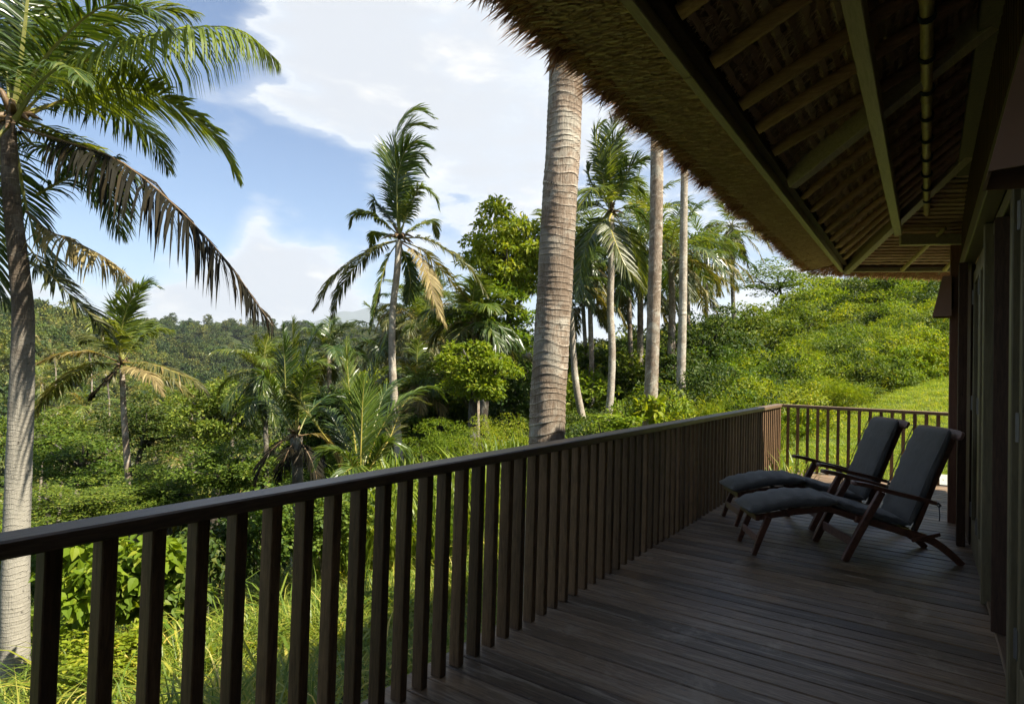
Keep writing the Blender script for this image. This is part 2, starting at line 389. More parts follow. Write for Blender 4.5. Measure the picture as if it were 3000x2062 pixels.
def trunk_mat(name, dark, mid, light, lichen=(0.42, 0.42, 0.36), lich=0.3, zlow=None):
    m, t, p, out = new_mat(name)
    a = t.nodes.new('ShaderNodeAttribute'); a.attribute_name = 'ring'
    c = t.nodes.new('ShaderNodeTexCoord')
    n = noise(t, c.outputs['Object'], 9, 8, 0.7, 0.3); nf = noise(t, c.outputs['Object'], 45, 4, 0.7)
    mp = t.nodes.new('ShaderNodeMapping'); mp.inputs['Scale'].default_value = (14, 14, 1.6); t.links.new(c.outputs['Object'], mp.inputs[0])
    fib = noise(t, mp.outputs[0], 6, 5, 0.7)
    col = mixc(t, smooth(t, n, 0.3, 0.7), dark, mid)
    col = mixc(t, math_(t, 'MULTIPLY', smooth(t, fib, 0.4, 0.7), 0.5), col, light)
    rg = math_(t, 'ADD', a.outputs['Fac'], math_(t, 'MULTIPLY', math_(t, 'SUBTRACT', nf, 0.5), 0.5))
    col = mixc(t, math_(t, 'MULTIPLY', smooth(t, rg, 0.60, 0.88), 0.9), col, tuple(min(0.8, x*1.25) for x in light))
    col = mixc(t, math_(t, 'MULTIPLY', smooth(t, rg, 0.40, 0.12), 0.75), col, tuple(x*0.45 for x in dark))
    n2 = noise(t, c.outputs['Object'], 3.3, 6, 0.7, 0.5, off=(3, 1, 7))
    col = mixc(t, math_(t, 'MULTIPLY', smooth(t, n2, 0.48, 0.60), lich), col, lichen)
    n5 = noise(t, c.outputs['Object'], 1.7, 5, 0.6, 0.3, off=(8, 2, 4))
    col = mixc(t, math_(t, 'MULTIPLY', smooth(t, n5, 0.45, 0.62), 0.55), col, dark)
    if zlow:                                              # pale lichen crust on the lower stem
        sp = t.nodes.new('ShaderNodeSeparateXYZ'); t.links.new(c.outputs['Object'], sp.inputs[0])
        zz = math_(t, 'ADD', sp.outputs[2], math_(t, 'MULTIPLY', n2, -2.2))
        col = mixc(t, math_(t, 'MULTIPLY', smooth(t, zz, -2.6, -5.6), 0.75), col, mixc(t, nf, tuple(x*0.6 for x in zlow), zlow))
    n4 = noise(t, c.outputs['Object'], 17, 5, 0.6, 0.5, off=(1, 5, 2))
    col = mixc(t, math_(t, 'MULTIPLY', smooth(t, n4, 0.62, 0.7), 0.7), col, tuple(x*0.3 for x in dark))
    t.links.new(col, p.inputs['Base Color']); p.inputs['Roughness'].default_value = 0.9; p.inputs['Specular IOR Level'].default_value = 0.15
    b = t.nodes.new('ShaderNodeBump'); b.inputs['Strength'].default_value = 0.8; b.inputs['Distance'].default_value = 0.012
    t.links.new(math_(t, 'ADD', math_(t, 'ADD', fib, n), a.outputs['Fac']), b.inputs['Height']); t.links.new(b.outputs[0], p.inputs['Normal'])
    return m
M['trunk'] = trunk_mat('palm_trunk_brown', (0.12, 0.085, 0.058), (0.27, 0.21, 0.155), (0.50, 0.44, 0.36), lich=0.45)
M['trunk_grey'] = trunk_mat('palm_trunk_grey', (0.20, 0.16, 0.12), (0.40, 0.35, 0.28), (0.60, 0.55, 0.46), lich=0.4)
M['trunk_left'] = trunk_mat('palm_trunk_left', (0.05, 0.037, 0.027), (0.105, 0.08, 0.057), (0.20, 0.16, 0.12), lich=0.10, zlow=(0.42, 0.395, 0.33))  # brown stem darkened in colour for the crown's shade; pale lower lichen is real
M['bark'] = trunk_mat('tree_bark', (0.05, 0.04, 0.03), (0.12, 0.10, 0.07), (0.22, 0.19, 0.15))
M['rachis'] = plain('frond_stalk', (0.20, 0.20, 0.05), 0.45)
M['rachis_y'] = plain('yellow_frond_stalk', (0.30, 0.25, 0.05), 0.4)
M['rachis_b'] = plain('brown_frond_stalk', (0.13, 0.08, 0.035), 0.6)
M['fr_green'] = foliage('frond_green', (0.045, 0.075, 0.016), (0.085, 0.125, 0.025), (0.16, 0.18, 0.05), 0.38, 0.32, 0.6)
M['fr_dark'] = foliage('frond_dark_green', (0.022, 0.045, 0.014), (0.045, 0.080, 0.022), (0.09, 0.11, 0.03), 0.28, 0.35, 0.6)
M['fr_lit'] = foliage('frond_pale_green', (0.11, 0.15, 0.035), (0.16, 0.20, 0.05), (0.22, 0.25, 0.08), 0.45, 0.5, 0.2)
M['fr_brown_shaded'] = foliage('frond_dry_brown_shaded', (0.004, 0.004, 0.003), (0.008, 0.008, 0.005), (0.024, 0.018, 0.011), 0.08, 0.7, 0.12, warm=False)  # dry brown leaf, colour sunk to near black to stand in for crown shade
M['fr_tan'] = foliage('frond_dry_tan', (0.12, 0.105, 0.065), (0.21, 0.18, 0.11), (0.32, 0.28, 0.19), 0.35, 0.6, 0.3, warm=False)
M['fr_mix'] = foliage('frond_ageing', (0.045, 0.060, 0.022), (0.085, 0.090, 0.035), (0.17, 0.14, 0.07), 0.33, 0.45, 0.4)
M['lf_bright'] = foliage('leaf_bright', (0.07, 0.12, 0.012), (0.13, 0.19, 0.018), (0.22, 0.25, 0.04), 0.42, 0.55, 0.22)
M['lf_mid'] = foliage('leaf_mid', (0.035, 0.070, 0.014), (0.075, 0.125, 0.020), (0.13, 0.17, 0.04), 0.35, 0.55, 0.22)
M['lf_dark'] = foliage('leaf_dark', (0.018, 0.040, 0.010), (0.040, 0.070, 0.015), (0.08, 0.10, 0.03), 0.28, 0.55, 0.22)
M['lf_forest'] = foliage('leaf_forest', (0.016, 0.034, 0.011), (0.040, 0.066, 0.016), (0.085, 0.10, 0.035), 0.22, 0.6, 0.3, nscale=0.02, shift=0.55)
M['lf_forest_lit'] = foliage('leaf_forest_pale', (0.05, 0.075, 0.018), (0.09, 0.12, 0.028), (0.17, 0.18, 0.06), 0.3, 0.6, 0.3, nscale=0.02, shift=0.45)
M['grass'] = foliage('grass_blade', (0.06, 0.11, 0.018), (0.14, 0.20, 0.032), (0.30, 0.30, 0.10), 0.42, 0.45, 0.4, nscale=0.5)
M['grass_y'] = foliage('grass_blade_dry', (0.12, 0.17, 0.03), (0.24, 0.26, 0.05), (0.42, 0.38, 0.15), 0.42, 0.45, 0.4, nscale=0.5)
M['lawn_blade'] = foliage('lawn_blade', (0.10, 0.16, 0.035), (0.17, 0.24, 0.06), (0.30, 0.33, 0.11), 0.4, 0.5, 0.3, nscale=0.3)
def ground_mat(name, c1, c2, c3, s=0.6):
    m, t, p, out = new_mat(name)
    geo = t.nodes.new('ShaderNodeNewGeometry')
    n = noise(t, geo.outputs['Position'], s, 8, 0.65); n2 = noise(t, geo.outputs['Position'], s*18, 6, 0.7)
    col = mixc(t, smooth(t, n, 0.35, 0.65), c1, c2); col = mixc(t, smooth(t, n2, 0.45, 0.7), col, c3)
    t.links.new(col, p.inputs['Base Color']); p.inputs['Roughness'].default_value = 0.95; p.inputs['Specular IOR Level'].default_value = 0.1
    b = t.nodes.new('ShaderNodeBump'); b.inputs['Distance'].default_value = 0.08; t.links.new(n2, b.inputs['Height']); t.links.new(b.outputs[0], p.inputs['Normal'])
    return m
M['ground'] = ground_mat('hillside_earth', (0.022, 0.032, 0.010), (0.045, 0.055, 0.018), (0.035, 0.05, 0.014))
M['lawn'] = ground_mat('lawn_turf', (0.11, 0.165, 0.040), (0.19, 0.23, 0.060), (0.15, 0.21, 0.05), 1.6)
def mountain_mat():
    m, t, p, out = new_mat('mountain_forest'); p.inputs['Base Color'].default_value = (0.05, 0.075, 0.06, 1); p.inputs['Roughness'].default_value = 1
    return m
M['mountain'] = mountain_mat()

# ------------------------------------------------------------------ terrain
RAD = np.array([2.5, 6, 10, 15, 25, 40, 70, 120, 200, 320, 480, 700, 1100, 1800, 3500, 9000])
AZ = np.array([-180, -120, -70, -40, -27, -9.6, 6.4, 21.5, 29.3, 36, 60, 110, 180.])
ZT = np.array([
 [-2.3, -2.4, -2.6, -3, -5, -8, -14, -20, -22, -10, 5, 10, 10, 10, 0, 0],
 [-2.3, -3.0, -4.2, -5.5, -8.5, -12, -18, -24, -18, 0, 12, 18, 20, 20, 0, 0],
 [-2.4, -3.2, -4.4, -6, -9, -13.5, -20, -25, -12, 10, 20, 26, 30, 30, 0, 0],
 [-2.4, -3.3, -4.4, -6, -9, -13.5, -20, -24, -8, 12.5, 16, 20, 26, 30, 0, 0],
 [-2.4, -3.2, -4.2, -5.6, -8, -12, -20, -28, -34, -16, 9, 27, 30, 26, 0, 0],
 [-2.3, -2.9, -3.3, -3.6, -4.0, -5.5, -10, -22, -36, -22, 6, 31, 36, 30, 0, 0],
 [-2.2, -2.6, -2.8, -2.9, -2.9, -2.7, -2.0, -1.5, -4, -10, 0, 20, 30, 26, 0, 0],
 [-2.0, -2.2, -2.1, -1.75, -1.1, 0.6, 2.6, 5.0, 8, 12, 14, 16, 18, 18, 0, 0],
 [-1.9, -2.0, -1.9, -1.45, -0.1, 2.4, 5.6, 9, 14, 15, 16, 16, 18, 18, 0, 0],
 [-1.8, -1.8, -1.75, -1.25, 0.4, 4.2, 8.5, 13, 16, 16, 16, 16, 18, 18, 0, 0],
 [-1.75, -1.75, -1.72, -1.2, 1.0, 6, 11, 14, 16, 16, 16, 16, 18, 18, 0, 0],
 [-1.75, -1.75, -1.72, -1.5, 0, 3, 6, 10, 12, 14, 14, 14, 14, 14, 0, 0],
 [-2.3, -2.4, -2.6, -3, -5, -8, -14, -20, -22, -10, 5, 10, 10, 10, 0, 0]])
LR = np.log(RAD)
def gz(x, y):
    """ground height"""
    x = np.asarray(x, float); y = np.asarray(y, float)
    D = np.maximum(np.hypot(x, y), 2.5); az = np.degrees(YAW-np.arctan2(y, x)); az = (az+180) % 360-180
    a = np.clip(np.searchsorted(AZ, az)-1, 0, len(AZ)-2); ta = (az-AZ[a])/(AZ[a+1]-AZ[a]); ta = ta*ta*(3-2*ta)
    l = np.log(D); r = np.clip(np.searchsorted(LR, l)-1, 0, len(RAD)-2); tr = (l-LR[r])/(LR[r+1]-LR[r]); tr = np.clip(tr, 0, 1)
    z = (ZT[a, r]*(1-ta)+ZT[a+1, r]*ta)*(1-tr)+(ZT[a, r+1]*(1-ta)+ZT[a+1, r+1]*ta)*tr
    amp = np.clip((D-12)/60, 0, 1)*1.0+np.clip((D-150)/300, 0, 1)*3
    z = z+amp*(np.sin(x*0.11+1.3)*np.cos(y*0.093)+0.6*np.sin(x*0.023+y*0.031)*np.clip(D/200, 0, 2.0)+0.5*np.sin(x*0.27+y*0.19))
    return z
def polar(az_deg, D):
    a = YAW-np.radians(az_deg); return np.cos(a)*D, np.sin(a)*D
def grid_mesh(name, azs, rads, dz=0.0, radfun=None):
    A, R = np.meshgrid(azs, rads, indexing='ij')
    if radfun is not None: R = radfun(A, R)
    X, Y = polar(A, R); Z = gz(X, Y)+dz
    V = np.stack([X, Y, Z], -1).reshape(-1, 3); n, m = len(azs), len(rads)
    i, j = np.meshgrid(np.arange(n-1), np.arange(m-1), indexing='ij'); k = (i*m+j).ravel()
    return mesh_np(name, V, [np.stack([k, k+m, k+m+1, k+1], 1)], smoothf=True)
azs = np.concatenate([np.arange(-180, -50, 5.0), np.arange(-50, 45, 0.8), np.arange(45, 181, 5.0)])
rads = np.concatenate([[2.5], np.geomspace(3, 1000, 130), np.geomspace(1100, 9000, 12)])
h = link('hillside', grid_mesh('hillside', azs, rads), (M['ground'],)); tag(h, kind='structure', label='green hillside dropping into the valley and rising beyond')
# fill under the deck
mb = MB(); mb.box((-3.5, -3.5, -2.6), (3.5, 3.5, -2.35), 0.01)
tag(mb.build('ground', M['ground']), kind='structure')
def lawn_far(az):
    return np.interp(az, [17, 21, 23.8, 26.8, 29.3, 33, 36, 60], [12.0, 12.6, 14.2, 16.6, 19.0, 21.5, 23.5, 26])
lazs = np.arange(19, 70.1, 1.0); lr = np.linspace(0, 1, 16)
tag(link('lawn', grid_mesh('lawn', lazs, lr, 0.03, lambda A, R: 9.6+(lawn_far(A)-9.6)*R), (M['lawn'],)), kind='structure', label='sunlit mown lawn rising beyond the end railing')
# distant mountain
ma = np.linspace(-32, 12, 60); prof = np.interp(ma, [-32, -24, -20, -17.5, -15, -12, -8, -3, 12], [40, 120, 210, 330, 400, 430, 330, 180, 40])
V = []; D0 = 8500
for i, a in enumerate(ma):
    for k, (fz, dd) in enumerate([(-0.1, 0), (0.45, 350), (0.8, 650), (1.0, 950), (0.3, 2000)]):
        x, y = polar(a, D0+dd); V.append((x, y, 1.95*prof[i]*fz*(1+0.04*sin(i*1.7+k)) + 12*sin(i*0.9+k)*(0.3 < fz < 1)))
q = [(i*5+k, (i+1)*5+k, (i+1)*5+k+1, i*5+k+1) for i in range(len(ma)-1) for k in range(4)]
tag(link('mountain', mesh_np('mountain', V, [np.array(q)], smoothf=True), (M['mountain'],)), kind='structure', label='faint blue mountain on the horizon')

# ------------------------------------------------------------------ leaves, bushes, crowns, grass
def leaf_quads(P, dirs, nrm, L, Wd, fold=0.0):
    """one folded diamond of two triangles per leaf: base, left, tip, right"""
    n = len(P); dirs = dirs/np.linalg.norm(dirs, axis=1)[:, None]
    side = np.cross(dirs, nrm); side /= (np.linalg.norm(side, axis=1)[:, None]+1e-9); up = np.cross(side, dirs)
    L = np.broadcast_to(L, (n,))[:, None]; Wd = np.broadcast_to(Wd, (n,))[:, None]
    a = P; b = P+dirs*L*0.42+side*Wd*0.5+up*Wd*fold; c = P+dirs*L-up*L*0.12; d = P+dirs*L*0.42-side*Wd*0.5+up*Wd*fold
    V = np.stack([a, b, c, d], 1).reshape(-1, 3); k = np.arange(n)*4
    return V, np.concatenate([np.stack([k, k+1, k+2], 1), np.stack([k, k+2, k+3], 1)])
def ovate_leaves(P, dirs, nrm, L, Wd):
    """broad pointed leaves folded along the midrib, six triangles each"""
    n = len(P); dirs = unit(dirs); side = unit(np.cross(dirs, nrm)); up = np.cross(side, dirs)
    L = np.broadcast_to(L, (n,))[:, None]; Wd = np.broadcast_to(Wd, (n,))[:, None]
    q = lambda a, b, c: P+dirs*L*a+side*Wd*b+up*Wd*c
    V = np.stack([q(0, 0, 0), q(.14, .40, .12), q(.45, .50, .14), q(.78, .24, .0), q(1.02, 0, -.16), q(.78, -.24, .0), q(.45, -.50, .14), q(.14, -.40, .12), q(.42, 0, -.02)], 1).reshape(-1, 3); k = np.arange(n)*9
    return V, np.concatenate([np.stack([k+8, k+i, k+(i+1) % 8], 1) for i in range(8)])
def unit(v): return v/(np.linalg.norm(v, axis=-1, keepdims=True)+1e-9)
def crown_pts(r, lobes, per, squash=0.8, flat=1.0):
    """leaf positions and outward directions of a crown of overlapping lobes inside the unit ball"""
    P = []; O = []
    for i in range(lobes):
        d = unit(r.normal(size=3)); d[2] = d[2]*0.9+0.15
        c = d*r.uniform(0.30, 0.86)*np.array([1, 1, flat]); rad = r.uniform(0.17, 0.34)
        q = unit(r.normal(size=(per, 3))); q[:, 2] = np.where(q[:, 2] < -0.15, -q[:, 2], q[:, 2])
        rr = rad*r.uniform(0.55, 1.08, (per, 1))
        P.append(c+q*rr*np.array([1, 1, squash*0.85])); O.append(q)
    return np.concatenate(P), np.concatenate(O)
def crown_mesh(seed, lobes, per, L, Wd, mat, squash=0.8, flat=1.0, scale=(1, 1, 1), droop=0.3, limbs=True, name='crown', ovate=False):
    r = np.random.default_rng(seed); P, O = crown_pts(r, lobes, per, squash, flat)
    P = P*np.array(scale); n = len(P)
    dirs = unit(O*0.7+r.normal(size=(n, 3))*0.6+np.array([0, 0, -droop])); nrm = unit(O*0.6+np.array([0, 0, 0.8])+r.normal(size=(n, 3))*0.35)
    V, T = ovate_leaves(P, dirs, nrm, L*r.uniform(0.5, 1.25, n), Wd*r.uniform(0.6, 1.1, n)) if ovate else leaf_quads(P, dirs, nrm, L*r.uniform(0.6, 1.25, n), Wd*r.uniform(0.7, 1.2, n), 0.15)
    me = mesh_np(name, V, [T]); me.materials.append(mat); return me
def grass_mesh(seed, n, Hh, lean, mat, w=0.012, spread=0.25, segs=3, name='grass_clump'):
    r = np.random.default_rng(seed); V = []; Q = []; T = []; k0 = 0
    for i in range(n):
        a = r.uniform(0, 2*pi); p = np.array([cos(a), sin(a), 0])*spread*sqrt(r.uniform())
        a2 = a+r.normal()*0.9; hd = np.array([cos(a2), sin(a2), 0]); hh = Hh*r.uniform(0.55, 1.15); ln = lean*hh*r.uniform(0.3, 1.3)
        sd = np.array([-sin(a2), cos(a2), 0])*w*r.uniform(0.6, 1.3)
        for s in range(segs):
            t = s/segs; c = p+hd*ln*t*t+np.array([0, 0, hh*(t-0.35*lean*t*t*t)]); ww = 1-t*0.55
            V += [c-sd*ww, c+sd*ww]
        t = 1; V.append(p+hd*ln+np.array([0, 0, hh*(1-0.35*lean)-0.10*hh*lean]))
        for s in range(segs-1): b = k0+2*s; Q.append((b, b+1, b+3, b+2))
        b = k0+2*(segs-1); T.append((b, b+1, b+2)); k0 += 2*segs+1
    me = mesh_np(name, np.array(V), [np.array(Q), np.array(T)]); me.materials.append(mat); return me

_cols = {}
def scatter(name, meshes, P, S, label, variant=None, tilt=0.0, seed=1, kind='stuff', flat=None):
    """one object: a cloud of points with an instance of one of the meshes on each, by geometry nodes"""
    r = np.random.default_rng(seed); n = len(P)
    col = bpy.data.collections.new(name+'_parts')
    for i, me in enumerate(meshes):
        o = bpy.data.objects.new('%s_source_%02d' % (name, i), me); col.objects.link(o)
    me = bpy.data.meshes.new(name); me.vertices.add(n); me.vertices.foreach_set('co', np.asarray(P, np.float32).ravel())
    rot = np.stack([r.normal(size=n)*tilt, r.normal(size=n)*tilt, r.uniform(0, 2*pi, n)], 1)
    a = me.attributes.new('rot', 'FLOAT_VECTOR', 'POINT'); a.data.foreach_set('vector', rot.astype(np.float32).ravel())
    S = np.broadcast_to(np.asarray(S, float).T, (3, n)).T if np.ndim(S) < 2 else S
    a = me.attributes.new('scl', 'FLOAT_VECTOR', 'POINT'); a.data.foreach_set('vector', np.asarray(S, np.float32).ravel())
    a = me.attributes.new('var', 'INT', 'POINT'); a.data.foreach_set('value', (variant if variant is not None else r.integers(0, len(meshes), n)).astype(np.int32))
    o = bpy.data.objects.new(name, me); C.collection.objects.link(o); tag(o, label=label, kind=kind)
    g = bpy.data.node_groups.new(name, 'GeometryNodeTree')
    g.interface.new_socket('Geometry', in_out='INPUT', socket_type='NodeSocketGeometry'); g.interface.new_socket('Geometry', in_out='OUTPUT', socket_type='NodeSocketGeometry')
    gi = g.nodes.new('NodeGroupInput'); go = g.nodes.new('NodeGroupOutput')
    ci = g.nodes.new('GeometryNodeCollectionInfo'); ci.inputs['Collection'].default_value = col; ci.inputs['Separate Children'].default_value = True; ci.inputs['Reset Children'].default_value = True
    ip = g.nodes.new('GeometryNodeInstanceOnPoints'); ip.inputs['Pick Instance'].default_value = True
    def na(nm, ty):
        x = g.nodes.new('GeometryNodeInputNamedAttribute'); x.data_type = ty; x.inputs['Name'].default_value = nm; return x.outputs['Attribute']
    g.links.new(gi.outputs[0], ip.inputs['Points']); g.links.new(ci.outputs[0], ip.inputs['Instance'])
    g.links.new(na('var', 'INT'), ip.inputs['Instance Index'])
    er = g.nodes.new('FunctionNodeEulerToRotation'); g.links.new(na('rot', 'FLOAT_VECTOR'), er.inputs[0]); g.links.new(er.outputs[0], ip.inputs['Rotation'])
    g.links.new(na('scl', 'FLOAT_VECTOR'), ip.inputs['Scale']); g.links.new(ip.outputs[0], go.inputs[0])
    md = o.modifiers.new('scatter', 'NODES'); md.node_group = g
    return o
def scatter_polar(n, az0, az1, r0, r1, seed, power=1.0, logr=False):
    r = np.random.default_rng(seed); a = r.uniform(az0, az1, n)
    R = np.exp(r.uniform(math.log(r0), math.log(r1), n)) if logr else np.sqrt(r.uniform(r0*r0, r1*r1, n))
    x, y = polar(a, R); return np.stack([x, y, gz(x, y)], 1), a, R

# ------------------------------------------------------------------ deck and railings
ZD = -1.5
deck = empty('veranda_deck', (0, 0, ZD)); tag(deck, kind='structure', label='dark weathered timber deck of the veranda')
def build_at(mb, name, mat, parent, smoothf=False):
    o = mb.build(name, mat, None, smoothf); o.parent = parent; o.matrix_parent_inverse = Matrix.Translation(-parent.location) if False else Matrix.Identity(4)
    o.location = -Vector(parent.location); return o
pm = MB(); pm.box((0.004, -0.42, -0.03), (0.1345, 2.055, 0.0), 0.005); plank_me = pm.mesh('plank'); plank_me.materials.append(M['deck'])
for i in range(-40, 49):
    x = 4.642-0.1385*33.4+0.1385*i
    if x > 10.85: continue
    o = link('plank', plank_me, parent=deck); o.location = (x, random.uniform(-0.004, 0.004), random.uniform(-0.0015, 0.0015))
# planks beyond the end of the house
mb = MB()
pm2 = MB(); pm2.box((0.004, -2.6, -0.03), (0.1345, 2.055, 0.0), 0.005); plank2 = pm2.mesh('plank'); plank2.materials.append(M['deck'])
for i in range(49, 76):
    x = 4.642-0.1385*33.4+0.1385*i
    if x > 10.50: break
    o = link('plank', plank2, parent=deck); o.location = (x, random.uniform(-0.004, 0.004), random.uniform(-0.0015, 0.0015))
for y in (0.1, 1.0, 1.95):
    mb.box((-5, y-0.04, -0.19), (10.45, y+0.04, -0.032))
build = mb.build('joist', M['darkwood'], deck)
ps = MB()
for i in range(9):
    ps.box((-4.8+i*1.85, 1.90, -1.9), (-4.68+i*1.85, 2.0, -0.19))
ps.build('support_post', M['darkwood'], deck)
# paving strip beyond the deck, beside the house
pv = empty('paving', (0, 0, ZD)); tag(pv, kind='structure', label='pale stone paving at the end of the house')
sm = MB(); sm.box((0, 0, -0.05), (0.59, 0.59, 0.012), 0.006); sme = sm.mesh('stone'); sme.materials.append(M['stone'])
for i in range(2):
    for j in range(5):
        o = link('stone', sme, parent=pv); o.location = (10.56+i*0.6, -2.9+j*0.6, random.uniform(-0.002, 0.002))

rail = empty('long_railing', (0, 1.92, ZD)); tag(rail, 'long dark timber railing with square balusters running along the valley side', 'railing')
mb = MB(); mb.box((-3.2, 1.868, -0.513), (10.37, 1.972, -0.465), 0.006); build_at(mb, 'top_rail', M['rail'], rail)
bm_ = MB(); bm_.box((-0.021, -0.0325, 0), (0.021, 0.0325, 0.987), 0.004); bal_me = bm_.mesh('baluster'); bal_me.materials.append(M['baluster'])
for k in range(-26, 72):
    o = link('baluster', bal_me, parent=rail); o.location = (0.663+0.13445*k, 0.013+random.uniform(-0.002, 0.002), 0); o.rotation_euler = (0, 0, random.uniform(-0.02, 0.02))
mb = MB(); mb.box((10.245, 1.885, -1.5), (10.325, 1.965, -0.513), 0.005); build_at(mb, 'corner_post', M['baluster'], rail)
er = empty('end_railing', (10.33, 1.84, ZD)); tag(er, 'short timber railing across the far end of the deck in front of the lawn', 'railing')
e0 = np.array([10.33, 1.862]); e1 = np.array([10.62, -0.9]); ed = (e1-e0)/np.linalg.norm(e1-e0)
mb = MB(); mb.beam((*e0, -0.489), (*e1, -0.489), 0.10, 0.048, ch=0.006); build_at(mb, 'top_rail', M['rail'], er)
for k in range(20):
    p = e0+ed*(0.075+0.1385*k)
    o = link('baluster', bal_me, parent=er); o.location = (p[0]-10.33, p[1]-1.84, 0); o.rotation_euler = (0, 0, atan2(ed[1], ed[0])+random.uniform(-0.02, 0.02))

# ------------------------------------------------------------------ roof
ME = 0.47; Z0, Y0 = 1.30, 0.87                           # underside slope and eave
Cn = np.array([8.57, 0.86, 1.30]); En = np.array([9.02, -0.24, 1.30]); H1 = np.array([7.38, 0.33, 1.545])
roof = empty('thatched_roof', (0, 0, 1.3)); tag(roof, 'thatched roof over the veranda with bamboo and timber rafters', 'roof')
def R_(mb, name, mat, smoothf=False): return build_at(mb, name, mat, roof, smoothf)
def zr(y): return Z0+ME*(Y0-y)
nE = np.cross(En-Cn, H1-Cn); nE /= nE[2]                 # end plane of the underside
def ze(x, y): return Cn[2]-(nE[0]*(x-Cn[0])+nE[1]*(y-Cn[1]))
hd = (H1-Cn); hd /= -hd[1]                                # hip per metre of -y
def hipx(y): return Cn[0]+hd[0]*(Cn[1]-y)
# fascia boards
mb = MB(); mb.box((-6.0, 0.868, 1.302), (2.62, 0.912, 1.452), 0.004); R_(mb, 'fascia_board', M['beam'])
mb = MB(); mb.box((2.624, 0.868, 1.301), (8.56, 0.912, 1.452), 0.004); R_(mb, 'fascia_board', M['beam'])
mb = MB(); mb.box((-6.0, 0.812, 1.355), (8.45, 0.864, 1.475), 0.004); R_(mb, 'inner_fascia', M['darkwood'])
Ee = Cn+(En-Cn)*3.3
mb = MB(); mb.beam(Cn+np.array([0.0, 0.03, 0.075]), Ee+np.array([0, 0, 0.075]), 0.045, 0.146); R_(mb, 'fascia_board', M['beam'])
dirE = unit(En-Cn); inE = np.array([dirE[1], -dirE[0], 0]); inE = inE*(-1 if inE[0] > 0 else 1)
mb = MB(); mb.beam(Cn+inE*0.055+np.array([0, 0, 0.11]), Ee+inE*0.055+np.array([0, 0, 0.11]), 0.05, 0.13); R_(mb, 'inner_fascia', M['darkwood'])
# rafters
def rafter(x0, y0, x1, y1, w, h, mat, name='rafter', dz=0.0, round_=True):
    mb = MB(); p0 = np.array([x0, y0, zr(y0)+0.035+dz]); p1 = np.array([x1, y1, zr(y1)+0.035+dz])
    if round_:
        n = 9; pts = [p0+(p1-p0)*i/(n-1)+np.array([random.uniform(-.006, .006), 0, random.uniform(-.004, .004)]) for i in range(n)]
        mb.tube(pts, w/2, 10); R_(mb, name, mat, True)
    else: mb.beam(p0, p1, w, h); R_(mb, name, mat)
YT = -3.0
xs = [2.665-0.43*k for k in range(1, 20)][::-1]+[2.665, 3.17, 3.52, 3.95]
for x in xs: rafter(x, 0.80, x, YT, 0.068, 0.1, M['rafter'])
rafter(4.535, 0.80, 4.535-0.64*1.13, -0.33, 0.07, 0.13, M['beam'], 'tie_rafter', -0.02, False)
for x, sl in zip([5.06, 5.50, 5.94, 6.36, 6.76, 7.16, 7.53, 7.90], [0.68, 0.78, 0.90, 1.03, 1.18, 1.36, 1.56, 1.80]):
    rafter(x, 0.80, x-sl*1.25, -0.45, 0.056, 0.1, M['rafter'])
mb = MB(); p0 = np.array([hipx(0.84), 0.84, zr(0.84)+0.02]); p1 = np.array([hipx(-0.45), -0.45, zr(-0.45)+0.02]); mb.beam(p0, p1, 0.07, 0.15); R_(mb, 'hip_rafter', M['beam'])
# long beam under the rafters, ridge-side bamboo pole, wall plate
mb = MB(); mb.box((-6, 0.228, 1.50), (7.56, 0.302, 1.615), 0.006); R_(mb, 'purlin_beam', M['beam'])
pts = []; rad = []
x = -5.0
mb = MB()
while x < 7.02:
    L_ = random.uniform(0.42, 0.62)
    for s, r_ in ((0.0, 0.030), (0.012, 0.0335), (0.026, 0.0285), (L_*0.5, 0.0275), (L_-0.01, 0.029)):
        pts.append((x+s, 0.017, 1.655)); rad.append(r_)
    x += L_
mb.tube(pts, rad, 10); R_(mb, 'bamboo_pole', M['bamboo'], True)
mb = MB()
xx = -4.9
while xx < 7.0:                                           # lashings round the pole
    for dx in (0, 0.018, 0.036):
        a = np.linspace(0, 2*pi, 13); mb.tube([(xx+dx, 0.017+0.034*cos(t), 1.655+0.034*sin(t)) for t in a], 0.005, 5, False)
    xx += 0.43
R_(mb, 'lashing', M['cord'])
mb = MB(); mb.box((-6, -0.33, 1.78), (7.98, -0.195, 1.93), 0.006); R_(mb, 'wall_plate', M['frame'])
# end side: cross beam and two bamboo rafters
nb = np.array([7.55, 0.27]); ne_ = nb+(En-Cn)[:2]*1.0
def onE(p, d=0.0): return np.array([p[0], p[1], ze(p[0], p[1])+d])
mb = MB(); mb.beam(onE(nb, -0.06)+np.array([0.05, -0.02, 0]), onE(nb+(En-Cn)[:2]*2.4, -0.06), 0.06, 0.11); R_(mb, 'cross_beam', M['beam'])
for (u0, v0), (u1, v1) in (((2046, 612), (2137, 524)), ((2142, 612), (2225, 524))):
    def hitE(u, v):
        d = CM.T@np.array([(u*1.292-1500)/F, (v*1.292-1031)/F, 1.0]); s = (Cn[2]-0.02+nE[0]*Cn[0]+nE[1]*Cn[1])/(d[2]+nE[0]*d[0]+nE[1]*d[1]); return d*s
    p0 = hitE(u0, v0); p1 = hitE(u1, v1); mb = MB(); mb.tube([p0+(p1-p0)*t for t in np.linspace(0, 1.05, 8)], [0.024, 0.021, 0.023, 0.021, 0.023, 0.021, 0.023, 0.021], 10); R_(mb, 'bamboo_rafter', M['bamboo'], True)
